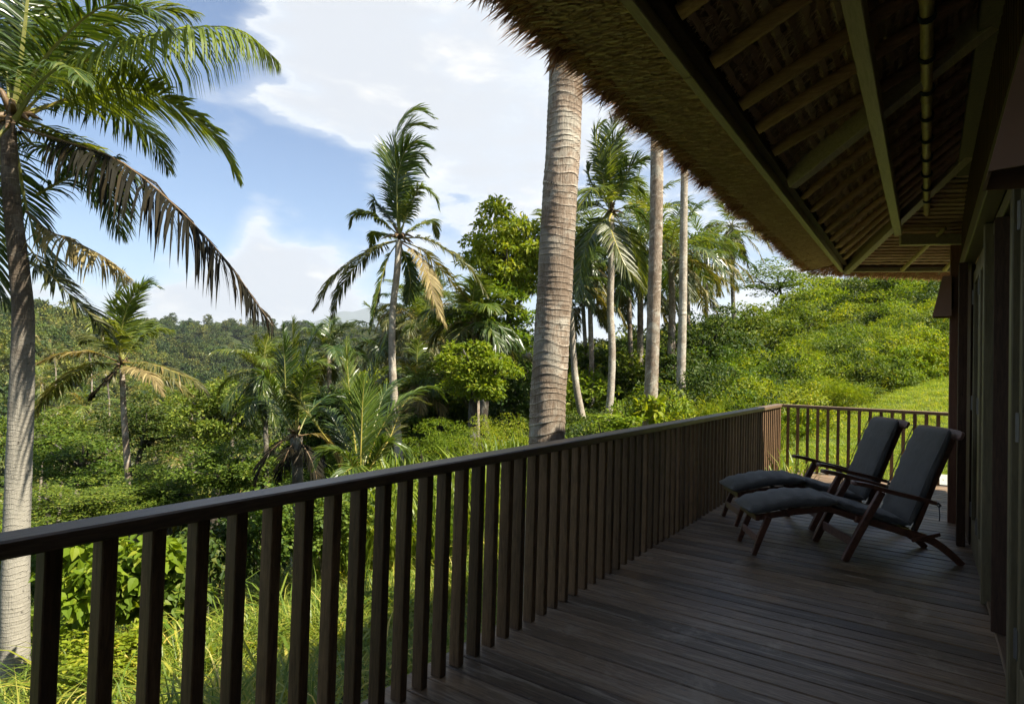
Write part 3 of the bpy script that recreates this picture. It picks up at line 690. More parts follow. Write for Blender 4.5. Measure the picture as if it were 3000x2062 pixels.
# thatch layers seen from below: rows of reed bundles
def strands(P0, D, L, w, nrm, curve=0.1):
    """flat tapering straws: start points, directions, lengths, widths, facing normals"""
    n = len(P0); D = unit(D); S = unit(np.cross(D, nrm)); L = np.broadcast_to(L, n)[:, None]; w = np.broadcast_to(w, n)[:, None]
    up = np.cross(S, D)
    m = P0+D*L*0.5+up*L*curve
    V = np.stack([P0-S*w/2, P0+S*w/2, m-S*w*0.45, m+S*w*0.45, P0+D*L], 1).reshape(-1, 3); k = np.arange(n)*5
    return V, np.stack([k, k+1, k+3, k+2], 1), np.stack([k+2, k+3, k+4], 1)
r = np.random.default_rng(3)
V = []; Q = []; T = []; nv = 0
def addS(v, q, t):
    global nv
    V.append(v); Q.append(q+nv); T.append(t+nv); nv += len(v)
def flush(name, mat, parent=roof, kind=None):
    global V, Q, T, nv
    o = link(name, mesh_np(name, np.concatenate(V), [np.concatenate(Q), np.concatenate(T)]), (mat,), parent)
    o.location = -Vector(parent.location); V = []; Q = []; T = []; nv = 0
    if kind: o['kind'] = kind
    return o
# reed rows (each row a sagging round bundle running along the house)
def reed_rows():
    mb = MB(); y = 0.80; row = 0
    while y > -3.0:
        x1 = hipx(y) if y > -0.5 else 7.0; n = int((x1+6)/0.06); z = zr(y)+0.095
        rr_ = 0.019
        pts = np.stack([np.linspace(-6, x1, n), y+r.normal(size=n)*0.002, z+np.abs(np.sin(np.linspace(-6, x1, n)*26+row))*0.012+r.normal(size=n)*0.003], 1)
        a = np.linspace(0, 2*pi, 5)[:4]; 
        Vv = (pts[:, None, :]+np.stack([np.zeros(4), np.cos(a)*0.021, np.sin(a)*rr_], 1)[None]*(1+0.25*r.normal(size=(n, 1, 1))*0.6)).reshape(-1, 3)
        i = np.arange(n-1)[:, None]; k = np.arange(4)[None]; k2 = (k+1) % 4
        mb.add(Vv, np.stack([i*4+k, i*4+k2, (i+1)*4+k2, (i+1)*4+k], -1).reshape(-1, 4))
        y -= 0.056; row += 1
    return mb
mb = reed_rows(); o = R_(mb, 'reed_row', M['reed']); o['kind'] = 'stuff'
# little tufts hanging from the rows
n = 26000
x = r.uniform(0.5, 8.5, n); y = 0.80-0.056*r.integers(0, 34, n)+r.normal(size=n)*0.006
ok = x < np.where(y > -0.5, Cn[0]+hd[0]*(Cn[1]-y)-0.03, 7.0); x = x[ok]; y = y[ok]; n = len(x)
P0 = np.stack([x, y, Z0+ME*(Y0-y)+0.085], 1)
addS(*strands(P0, np.stack([r.normal(size=n)*0.5, 0.75+0*x, -0.55-0.3*r.random(n)], 1), r.uniform(0.03, 0.07, n), 0.006, np.tile([0, 0.3, 1.0], (n, 1))+r.normal(size=(n, 3))*0.2))
flush('reed_tuft', M['reed'], kind='stuff')
# end side rows
mb = MB()
for k in range(34):
    a = Cn+hd*0  # start on the hip
    yy = Cn[1]-0.05-0.0475*0.8*k; sx = hipx(yy)
    if yy < -0.5: break
    s0 = np.array([sx, yy]); s1 = s0+(En-Cn)[:2]*2.3; n = 60
    P = s0+(s1-s0)*np.linspace(0, 1, n)[:, None]; Z = np.array([ze(*p) for p in P])+0.06+np.abs(np.sin(np.arange(n)*1.3))*0.004
    a = np.linspace(0, 2*pi, 5)[:4]
    Vv = (np.column_stack([P, Z])[:, None, :]+np.stack([np.cos(a)*0.028, 0*a, np.sin(a)*0.015], 1)[None]*(1+0.15*r.normal(size=(n, 1, 1)))).reshape(-1, 3)
    i = np.arange(n-1)[:, None]; kk = np.arange(4)[None]; k2 = (kk+1) % 4
    mb.add(Vv, np.stack([i*4+kk, i*4+k2, (i+1)*4+k2, (i+1)*4+kk], -1).reshape(-1, 4))
o = R_(mb, 'reed_row', M['reed']); o['kind'] = 'stuff'
# thatch body: closed slab above the reeds, its eave cut nearly level
TY, TZ = 1.27, 1.345                                      # drip edge
def rowpts(x, side=True):
    return [(x, 0.905, 1.47), (x, 1.02, 1.455), (x, TY-0.07, TZ+0.075), (x, TY-0.02, TZ+0.10), (x, TY-0.06, TZ+0.14), (x, 0.6, zr(0.6)+0.46), (x, -5.5, zr(-5.5)+0.46)]
Vb = []; secs = []
for x in np.linspace(-6.3, 8.35, 30): secs.append(np.array(rowpts(x)))
# round the corner and along the end eave
c = Cn.copy()
nEo = np.array([-dirE[1], dirE[0], 0]); nEo = nEo*(1 if nEo[0] > 0 else -1)
for t in np.linspace(0.0, 1.0, 7):
    a = (1-t)*pi/2+t*atan2(nEo[1], nEo[0]); o_ = np.array([cos(a), sin(a), 0]); base = np.array([8.52, 0.83, 0])
    pts = [base+o_*d+np.array([0, 0, z]) for d, z in ((0.06, 1.47), (0.17, 1.455), (0.38, TZ+0.065), (0.43, TZ+0.085), (0.39, TZ+0.13))]
    top = np.array([5.5, -1.0, 2.75]); pts += [base*0.5+top*0.5+np.array([0, 0, 0.35]), top+np.array([0, -3.0, 1.2])]
    secs.append(np.array(pts))
for t in np.linspace(0.1, 3.3, 10):
    b = Cn+(En-Cn)*t; b[2] = 0
    pts = [b+nEo*d+np.array([0, 0, z]) for d, z in ((0.03, 1.47), (0.14, 1.455), (0.35, TZ+0.04), (0.40, TZ+0.06), (0.36, TZ+0.10))]
    pts += [np.array([6.0, b[1]-0.9, 2.9]), np.array([4.5, -4.5, 4.2])]
    secs.append(np.array(pts))
Vb = np.concatenate(secs); m = 7; q = []
for i in range(len(secs)-1):
    for k in range(m-1): q.append((i*m+k, (i+1)*m+k, (i+1)*m+k+1, i*m+k+1))
o = link('thatch', mesh_np('thatch', Vb, [np.array(q)]), (M['thatch_body'],), roof); o.location = (0, 0, -1.3)
# dark soffit right above the reeds, so no light comes through
mb = MB()
mb.add([(-6.3, 0.90, zr(0.90)+0.125), (8.6, 0.90, zr(0.90)+0.125), (hipx(-0.5), -0.5, zr(-0.5)+0.125), (5.6, -5.5, zr(-5.5)+0.125), (-6.3, -5.5, zr(-5.5)+0.125)], t=[(0, 1, 2), (0, 2, 3), (0, 3, 4)])
E2 = Cn+(En-Cn)*3.3; hp = np.array([hipx(-0.5), -0.5]); hq = hp+(En-Cn)[:2]*2.4
mb.add([Cn+np.array([0.05, 0.03, 0.10]), E2+np.array([0.05, 0, 0.10]), (hq[0], hq[1], ze(*hq)+0.10), (hp[0], hp[1], ze(*hp)+0.10)], q=[(0, 1, 2, 3)])
mb.add([(hp[0], hp[1], ze(*hp)+0.11), (hq[0], hq[1], ze(*hq)+0.11), (4.5, -5.5, zr(-5.5)), (5.6, -5.5, zr(-5.5)+0.125)], q=[(0, 1, 2, 3)])
# back slope of the roof and gable behind the camera
mb.add([(-6.3, -5.5, zr(-5.5)+0.46), (5.0, -5.5, zr(-5.5)+0.46), (9.0, -12.5, 1.4), (-6.3, -12.5, 1.4)], q=[(0, 1, 2, 3)])
mb.add([(-6.3, 0.9, 1.42), (-6.3, -5.5, zr(-5.5)+0.46), (-6.3, -12.5, 1.4)], t=[(0, 1, 2)])
mb.add([(9.4, -2.9, 1.4), (9.4, -12.5, 1.4), (5.0, -5.5, zr(-5.5)+0.46)], t=[(0, 1, 2)])
R_(mb, 'soffit', M['thatch_body'])
# straw of the eave: dense flat straws from the fascia to the drip edge, tips hanging
n = 44000
x = r.uniform(-1.5, 8.6, n); t = r.random(n)**0.8
y = 0.92+t*(TY-0.92-0.03); z = 1.415-0.075*t+r.normal(size=n)*0.006
clump = np.sin(x*17+np.sin(x*5.3)*2)+np.sin(x*41.7+1)
L = r.uniform(0.07, 0.19, n)*(1+0.12*clump)
D = np.stack([r.normal(size=n)*0.16-0.22, 1.0+0*x, -0.14+r.normal(size=n)*0.055], 1)
sel = t < 0.93
a_ = [np.stack([x, y, z], 1), D, L, r.uniform(0.006, 0.013, n), np.tile([0, 0.1, 1.0], (n, 1))+r.normal(size=(n, 3))*0.14]
addS(*strands(*[q_[sel] for q_ in a_]))
flush('thatch_straw', M['thatch'], kind='stuff')
a_[1] = a_[1]+np.array([0, 0, -0.12]); addS(*strands(*[q_[~sel] for q_ in a_], curve=0.15))
n = 9000                                                # ragged tips on the drip edge
x = r.uniform(-1.5, 8.45, n); cl = np.sin(x*9+2*np.sin(x*3.1))*0.5+np.sin(x*27+1.2*np.sin(x*11))*0.5
P0 = np.stack([x, TY-r.uniform(-0.02, 0.05, n), TZ+r.uniform(0.0, 0.06, n)], 1)
D = np.stack([r.normal(size=n)*0.22-0.1+0.2*cl, 0.9+r.normal(size=n)*0.2, -0.38+r.normal(size=n)*0.22-0.5*(cl > 0.75)], 1)
addS(*strands(P0, D, r.uniform(0.035, 0.09, n)*(1+0.8*np.clip(cl, -0.6, 1)), r.uniform(0.006, 0.014, n), np.tile([0, 1.0, 0.4], (n, 1))+r.normal(size=(n, 3))*0.4, 0.12))
# corner and end eave
n = 15000; t = r.uniform(-0.25, 3.2, n); cor = t < 0
base = Cn+(En-Cn)*np.clip(t, 0, None)[:, None]; base[:, 2] = 0
ang = np.where(cor, atan2(nEo[1], nEo[0])+(pi/2-atan2(nEo[1], nEo[0]))*(-t/0.25), atan2(nEo[1], nEo[0]))
O = np.stack([np.cos(ang), np.sin(ang), 0*ang], 1); u_ = r.random(n)
base[cor] = np.array([8.54, 0.85, 0])
P0 = base+O*(0.05+0.33*u_)[:, None]; P0[:, 2] = 1.41-0.07*u_-0.05*np.clip(t, 0, 1)*u_+r.normal(size=n)*0.006
D = O+np.stack([r.normal(size=n)*0.18, r.normal(size=n)*0.18, -0.2-0.35*u_+r.normal(size=n)*0.12], 1)
addS(*strands(P0, D, r.uniform(0.06, 0.13, n), r.uniform(0.004, 0.009, n), np.tile([0, 0, 1.0], (n, 1))+r.normal(size=(n, 3))*0.3, 0.12))
flush('thatch_fringe', M['thatch_tip'], kind='stuff')

# ------------------------------------------------------------------ house wall
house = empty('villa', (0, -0.35, ZD)); tag(house, 'dark timber villa front with glass doors along the deck', 'building')
def H_(mb, name, mat, parent=None, smoothf=False):
    if parent is None: return build_at(mb, name, mat, house, smoothf)
    o = mb.build(name, mat, parent, smoothf); o.location = -Vector(house.location); return o
def part(name, a, b, mat, ch=0.005):
    mb = MB(); mb.box(a, b, ch); return H_(mb, name, mat)
part('end_post', (7.90, -0.325, -1.5), (8.04, -0.195, 1.78), M['redwood'])
part('header_beam', (-6, -0.36, 1.07), (7.895, -0.27, 1.235), M['frame'])
part('transom', (-6, -0.42, 0.98), (7.895, -0.362, 1.07), M['frame'])
part('corner_panel', (6.86, -0.30, -1.5), (6.98, -0.235, 1.068), M['darkwood'])
part('wall_panel', (6.985, -0.40, -1.5), (7.895, -0.33, 1.068), M['darkwood'])
for x in (5.20, 3.55, 2.50, 1.15, -0.25, -1.65):
    part('door_post', (x, -0.40, -1.5), (x+0.10, -0.315, 1.068), M['frame'])
part('threshold', (-6, -0.43, -1.5), (7.895, -0.345, -1.472), M['rail'])
# slatted gallery above the header
sm = MB(); sm.box((0, -0.012, 0), (0.055, 0.012, 0.545), 0.003); sme = sm.mesh('slat'); sme.materials.append(M['darkwood'])
for k in range(92):
    o = link('slat', sme, parent=house); o.location = (-1.2+k*0.0985, 0.055, 1.235+1.5)
part('gallery_backing', (-6, -0.45, 1.236), (7.89, -0.43, 1.78), M['darkwood'])
# glazed doors: frame rails, glass, hinges; some folded open
def door(x0, w, rz, yo=-0.36, mat='frame', kick=0.0):
    dn = bpy.data.objects.new('glass_door', None); C.collection.objects.link(dn); dn.parent = house; dn.location = (x0, yo+0.35, 0.03); dn.rotation_euler = (0, 0, rz)
    st = 0.085; hh = 2.44
    fr = MB(); fr.box((0, -0.02, 0), (st, 0.02, hh)); fr.box((w-st, -0.02, 0), (w, 0.02, hh)); fr.box((st+.001, -0.019, 0), (w-st-.001, 0.019, 0.24)); fr.box((st+.001, -0.019, hh-0.11), (w-st-.001, 0.019, hh))
    fr.build('door_frame', M[mat], dn)
    g = MB(); g.box((st-0.005, -0.003, 0.235), (w-st+0.005, 0.003, hh-0.105), 0.0005); g.build('pane', M['glass'], dn)
    for hz in (0.25, 1.2, 2.15):
        hg = MB(); hg.tube([(w+0.004, 0.022, hz), (w+0.004, 0.022, hz+0.13)], 0.009, 8); hg.box((w-0.03, 0.0205, hz), (w, 0.0235, hz+0.13), 0.001); hg.build('hinge', M['metal'], dn)
    return dn
door(5.31, 0.76, 0.0); door(6.08, 0.76, 0.0)
d_ = door(4.62, 0.62, radians(-4)); 
door(4.60, 0.62, radians(250), -0.33, 'darkwood'); door(3.66, 0.5, radians(258), -0.38, 'frame')
door(2.61, 0.90, 0.0); door(1.26, 1.18, 0.0); door(-0.14, 1.2, 0.0)
# rooms behind the doors
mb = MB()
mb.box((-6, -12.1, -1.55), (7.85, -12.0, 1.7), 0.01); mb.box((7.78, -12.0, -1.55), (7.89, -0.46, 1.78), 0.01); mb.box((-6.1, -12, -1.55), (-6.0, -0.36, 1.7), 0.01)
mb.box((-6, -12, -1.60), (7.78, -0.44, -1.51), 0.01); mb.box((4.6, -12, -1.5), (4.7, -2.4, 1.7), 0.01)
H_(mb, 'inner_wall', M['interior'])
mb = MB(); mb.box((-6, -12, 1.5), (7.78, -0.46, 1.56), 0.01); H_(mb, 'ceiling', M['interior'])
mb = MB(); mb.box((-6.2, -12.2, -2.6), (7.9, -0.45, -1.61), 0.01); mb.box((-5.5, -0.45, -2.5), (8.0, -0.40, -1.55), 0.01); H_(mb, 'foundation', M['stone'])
# wall lamps
def wall_lamp(x, label):
    e = empty('wall_lamp', (x, -0.31, 0.62)); tag(e, label, 'lamp', 'wall lamps on the villa front')
    a = 0.0; V = []
    h = 0.43; w0, w1, d0, d1 = 0.085, 0.16, 0.075, 0.165
    outer = [(-w1, 0, 0), (-w1*0.72, d1, 0), (w1*0.72, d1, 0), (w1, 0, 0), (-w0, 0, h), (-w0*0.72, d0, h), (w0*0.72, d0, h), (w0, 0, h)]
    inner = [(x_*0.95, y_*0.95-0.0 if y_ else 0.002, z_ if z_ == 0 else z_-0.006) for x_, y_, z_ in outer]
    mb = MB(); V = outer+inner
    q = []
    for k in range(3): q += [(k, k+1, k+5, k+4), (8+k+1, 8+k, 12+k, 12+k+1), (k, 8+k, 9+k, k+1)]
    q += [(4, 5, 6, 7), (15, 14, 13, 12), (3, 11, 15, 7), (0, 4, 12, 8)]
    mb.add(V, q); mb.build('shade', M['lamp'], e)
    mb = MB(); mb.box((-0.06, -0.02, 0.08), (0.06, 0.006, 0.36)); mb.build('back_plate', M['darkwood'], e)
    mb = MB(); mb.tube([(0, 0.006, 0.30), (0, 0.06, 0.30)], 0.012, 8); mb.tube([(0, 0.06, 0.30), (0, 0.06, 0.22)], 0.02, 8); mb.build('bulb_holder', M['darkwood'], e)
    return e
wall_lamp(2.38, 'copper wedge wall lamp beside the nearest door at the right edge')
wall_lamp(7.80, 'small copper wedge wall lamp on the far end post of the villa')
bpy.data.objects['wall_lamp.001'].location = (7.93, -0.205, 0.66)
# cane chair inside
cc = empty('cane_chair', (4.35, -1.35, ZD), 0.4); tag(cc, 'cane backed chair standing inside behind the open glass door', 'chair')
for sx in (-0.22, 0.22):
    for sy in (-0.22, 0.22):
        mb = MB(); mb.beam((sx, sy, 0), (sx, sy, 0.44 if sy < 0 else 0.95), 0.04, 0.04, up=(0, 1, 0)); mb.build('leg', M['darkwood'], cc)
mb = MB(); mb.box((-0.25, -0.25, 0.44), (0.25, 0.25, 0.48)); mb.build('seat', M['darkwood'], cc)
mb = MB(); mb.box((-0.2, 0.21, 0.55), (0.2, 0.235, 0.92)); mb.build('backrest', M['cane'], cc)

# ------------------------------------------------------------------ steamer chairs
AXV = np.array([0.507, -0.862, 0.0]); LAT = np.array([0.862, 0.507, 0.0])
def pillow(outline, w0, w1, th, puff, seam=True):
    """cushion along a profile [(s,h)], thickness th, from lateral w0 to w1"""
    pr = np.array(outline, float); n = 22; ds = np.r_[0, np.cumsum(np.linalg.norm(np.diff(pr, axis=0), axis=1))]
    tt = np.linspace(0, ds[-1], n); P = np.stack([np.interp(tt, ds, pr[:, 0]), np.interp(tt, ds, pr[:, 1])], 1)
    T = np.gradient(P, axis=0); T /= np.linalg.norm(T, axis=1)[:, None]; Nn = np.stack([-T[:, 1], T[:, 0]], 1)
    m = 16; V = []
    for i in range(n):
        e = 1-abs(2*i/(n-1)-1)**5
        for k in range(m):
            a = 2*pi*k/m; cx_ = np.sign(cos(a))*abs(cos(a))**0.35; cz_ = np.sign(sin(a))*abs(sin(a))**0.8
            wr = 0.006*sin(i*1.9+k)+0.004*sin(i*0.7+k*2.3)
            hh = th/2*cz_*(0.22+0.78*e**0.5)*(1+puff*(1-abs(cx_))) + (wr if cz_ > 0 else 0)
            lt = (w0+w1)/2+(w1-w0)/2*cx_*(0.965+0.035*e)
            p = P[i]+Nn[i]*hh; V.append((p[0], lt, p[1]))
    q = []
    for i in range(n-1):
        for k in range(m): q.append((i*m+k, i*m+(k+1) % m, (i+1)*m+(k+1) % m, (i+1)*m+k))
    V.append((P[0][0], (w0+w1)/2, P[0][1])); V.append((P[-1][0], (w0+w1)/2, P[-1][1])); e = n*m
    t = [(e, (k+1) % m, k) for k in range(m)]+[(e+1, (n-1)*m+k, (n-1)*m+(k+1) % m) for k in range(m)]
    return mesh_np('cushion', V, [np.array(q), np.array(t)], smoothf=True)
def piping(outline, w, off):
    mb = MB(); mb.tube([(s, w, h+off) for s, h in outline], 0.004, 6); return mb
X3, Y3 = np.array([1, 0, 0]), np.array([0, 1, 0])
def curved(prof_top, th, t0, t1, parent, name, mat):
    """flat curved member: centre line [(s,h)], depth th, between lateral t0 and t1"""
    pr = np.array(prof_top, float); n = 14; ds = np.r_[0, np.cumsum(np.linalg.norm(np.diff(pr, axis=0), axis=1))]; tt = np.linspace(0, ds[-1], n)
    P = np.stack([np.interp(tt, ds, pr[:, 0]), np.interp(tt, ds, pr[:, 1])], 1)
    for _ in range(2): P[1:-1] = (P[:-2]+2*P[1:-1]+P[2:])/4
    T = np.gradient(P, axis=0); T /= np.linalg.norm(T, axis=1)[:, None]; Nn = np.stack([-T[:, 1], T[:, 0]], 1)
    thv = np.interp(np.linspace(0, 1, n), np.linspace(0, 1, len(th)), th) if np.ndim(th) else np.full(n, th)
    V = []; 
    for i in range(n):
        a = P[i]+Nn[i]*thv[i]/2; b = P[i]-Nn[i]*thv[i]/2
        V += [(a[0], t0, a[1]), (a[0], t1, a[1]), (b[0], t1, b[1]), (b[0], t0, b[1])]
    q = [(i*4+k, i*4+(k+1) % 4, (i+1)*4+(k+1) % 4, (i+1)*4+k) for i in range(n-1) for k in range(4)]
    q += [(3, 2, 1, 0), ((n-1)*4, (n-1)*4+1, (n-1)*4+2, (n-1)*4+3)]
    me = mesh_np(name, V, [np.array(q)]); o = link(name, me, (mat,), parent)
    bv = o.modifiers.new('bevel', 'BEVEL'); bv.width = 0.004; bv.segments = 1; bv.limit_method = 'ANGLE'
    return o
def steamer(label):
    e = empty('steamer_chair'); tag(e, label, 'deck chair', 'steamer chairs on the deck')
    W_ = 0.56
    for t in (-0.015, W_-0.015):
        s = 1 if t > 0.2 else -1
        curved([(0.705, 0.0), (0.80, 0.20), (0.99, 0.57)], [0.055, 0.062, 0.055], t-0.018+0.03*s*0, t+0.018, e, 'leg', M['teak'])
        curved([(0.80, 0.335), (1.0, 0.30), (1.22, 0.235), (1.36, 0.215), (1.50, 0.135), (1.645, 0.0)], [0.05, 0.055, 0.06, 0.062, 0.06, 0.05], t+(0.022 if s < 0 else -0.05), t+(0.05 if s < 0 else -0.022), e, 'rear_leg', M['teak'])
        curved([(0.585, 0.405), (0.75, 0.36), (1.0, 0.29), (1.44, 0.19)], [0.045, 0.055, 0.06, 0.055], t+(0.053 if s < 0 else -0.081), t+(0.081 if s < 0 else -0.053), e, 'seat_rail', M['teak'])
        curved([(0.775, 0.635), (0.86, 0.625), (1.05, 0.575), (1.25, 0.535), (1.40, 0.50)], [0.030, 0.036, 0.034, 0.034, 0.03], t-0.04, t+0.032, e, 'armrest', M['teak'])
        am = MB(); am.tube([(0.772, t-0.036, 0.634), (0.772, t+0.028, 0.634)], 0.018, 12); am.build('arm_end', M['teak_light'], e, True)
        curved([(1.27, 0.175), (1.32, 0.28), (1.45, 0.64), (1.615, 1.045)], [0.04, 0.045, 0.045, 0.04], t+(0.085 if s < 0 else -0.115), t+(0.115 if s < 0 else -0.085), e, 'back_post', M['teak'])
        bk = MB(); bk.beam((1.24, t+0.02*-s, 0.185), (1.46, t+0.02*-s, 0.245), 0.02, 0.03, up=(0, 0, 1)); bk.build('bracket', M['teak'], e)
    for t in (0.03, 0.43):
        curved([(0.0, 0.0), (0.05, 0.15), (0.115, 0.315)], [0.038, 0.048, 0.05], t-0.016, t+0.016, e, 'foot_leg', M['teak'])
        curved([(0.03, 0.305), (0.3, 0.36), (0.63, 0.405)], [0.045, 0.048, 0.045], t+0.02*(1 if t < 0.2 else -1)-0.014, t+0.02*(1 if t < 0.2 else -1)+0.014, e, 'foot_rail', M['teak'])
    mb = MB(); mb.beam((0.025, 0.02, 0.305), (0.025, 0.44, 0.305), 0.035, 0.045, up=(0, 0, 1)); mb.build('foot_bar', M['teak'], e)
    mb = MB(); mb.beam((0.035, 0.046, 0.13), (0.035, 0.414, 0.13), 0.022, 0.06); mb.build('stretcher', M['teak_light'], e)
    mb = MB(); mb.beam((0.775, 0.004, 0.15), (0.775, 0.526, 0.15), 0.022, 0.075); mb.build('stretcher', M['teak_light'], e)
    for s_, h_ in [(0.70, 0.385), (0.80, 0.36), (0.90, 0.335), (1.0, 0.31), (1.10, 0.285), (1.20, 0.26)]:
        mb = MB(); mb.beam((s_, 0.065, h_), (s_, 0.495, h_), 0.05, 0.012); mb.build('seat_slat', M['teak'], e)
    for s_, h_ in [(0.13, 0.345), (0.25, 0.37), (0.37, 0.39), (0.49, 0.41)]:
        mb = MB(); mb.beam((s_, 0.035, h_), (s_, 0.425, h_), 0.05, 0.012); mb.build('foot_slat', M['teak'], e)
    for k in range(5):
        t = k/4; mb = MB(); mb.beam((1.33+0.22*t, 0.10, 0.33+0.56*t), (1.33+0.22*t, 0.46, 0.33+0.56*t), 0.012, 0.05, up=(-0.37, 0, 0.93)); mb.build('back_slat', M['teak'], e)
    # headboard: rounded, longer than the back is wide
    hb = []
    for k in range(24):
        a = 2*pi*k/24; c_, s_ = cos(a), sin(a); hb.append((0.305*np.sign(c_)*(1-(1-abs(c_))**2.2) if abs(c_) < 1 else 0.305*c_, 0.045*np.sign(s_)*abs(s_)**0.8))
    V = []; ud = unit(np.array([0.37, 0, 0.93])); nd = np.array([0.93, 0, -0.37]); c0 = np.array([1.605, 0.275, 1.045])
    for off in (-0.014, 0.014):
        for a, b in hb: V.append(c0+np.array([0, a, 0])+ud*b+nd*off)
    k = np.arange(24); k2 = (k+1) % 24; q = np.stack([k, k2, k2+24, k+24], 1)
    me = mesh_np('headboard', V, [q, k[::-1][None], (k+24)[None]]); o = link('headboard', me, (M['teak_light'],), e)
    bv = o.modifiers.new('bevel', 'BEVEL'); bv.width = 0.006; bv.segments = 2; bv.limit_method = 'ANGLE'
    return e
def chair_cushion(label):
    e = empty('chair_cushion'); tag(e, label, 'cushion', 'cushions on the steamer chairs')
    for nm, prof, w0, w1, th, pf in (('leg_section', [(-0.035, 0.348), (0.10, 0.392), (0.35, 0.447), (0.66, 0.462)], 0.0, 0.475, 0.088, 0.40),
                                 ('seat_section', [(0.655, 0.458), (0.85, 0.395), (1.05, 0.345), (1.25, 0.300)], 0.03, 0.495, 0.07, 0.3),
                                 ('back_section', [(1.245, 0.295), (1.33, 0.50), (1.43, 0.76), (1.555, 1.075)], 0.025, 0.50, 0.078, 0.35)):
        me = pillow(prof, w0, w1, th, pf); link(nm, me, (M['cushion'],), e)
    for w in (0.027, 0.498):
        piping([(1.225, 0.32), (1.30, 0.515), (1.40, 0.775), (1.535, 1.085)], w, 0.008).build('piping', M['cushion'], e, True)
    mb = MB(); mb.tube([(1.375, -0.01, 0.50), (1.41, -0.03, 0.485), (1.425, -0.035, 0.47), (1.43, -0.037, 0.40), (1.428, -0.035, 0.36)], 0.004, 6)
    mb.tube([(1.40, -0.03, 0.49), (1.42, -0.035, 0.50), (1.435, -0.037, 0.485), (1.42, -0.035, 0.47)], 0.009, 6); mb.build('tie_string', M['cord'], e, True)
    return e
def put(e, org, ax):
    lat = np.array([-ax[1], ax[0], 0]); m = Matrix.Identity(4)
    for i in range(3): m[i][0] = ax[i]; m[i][1] = lat[i]; m[i][2] = (0, 0, 1)[i]; m[i][3] = org[i]
    e.matrix_world = m
org1 = np.array([5.312, 1.153, -1.498])
put(steamer('nearer teak steamer chair, its curved rear leg reaching the glass doors'), org1, AXV)
put(chair_cushion('slate grey padded cushion on the nearer steamer chair'), org1, AXV)
a2 = radians(2.0); AX2 = np.array([AXV[0]*cos(a2)-AXV[1]*sin(a2), AXV[0]*sin(a2)+AXV[1]*cos(a2), 0])
org2 = org1+0.13*AXV+0.93*LAT
put(steamer('farther teak steamer chair standing closer to the end railing'), org2, AX2)
put(chair_cushion('slate grey padded cushion on the farther steamer chair'), org2, AX2)

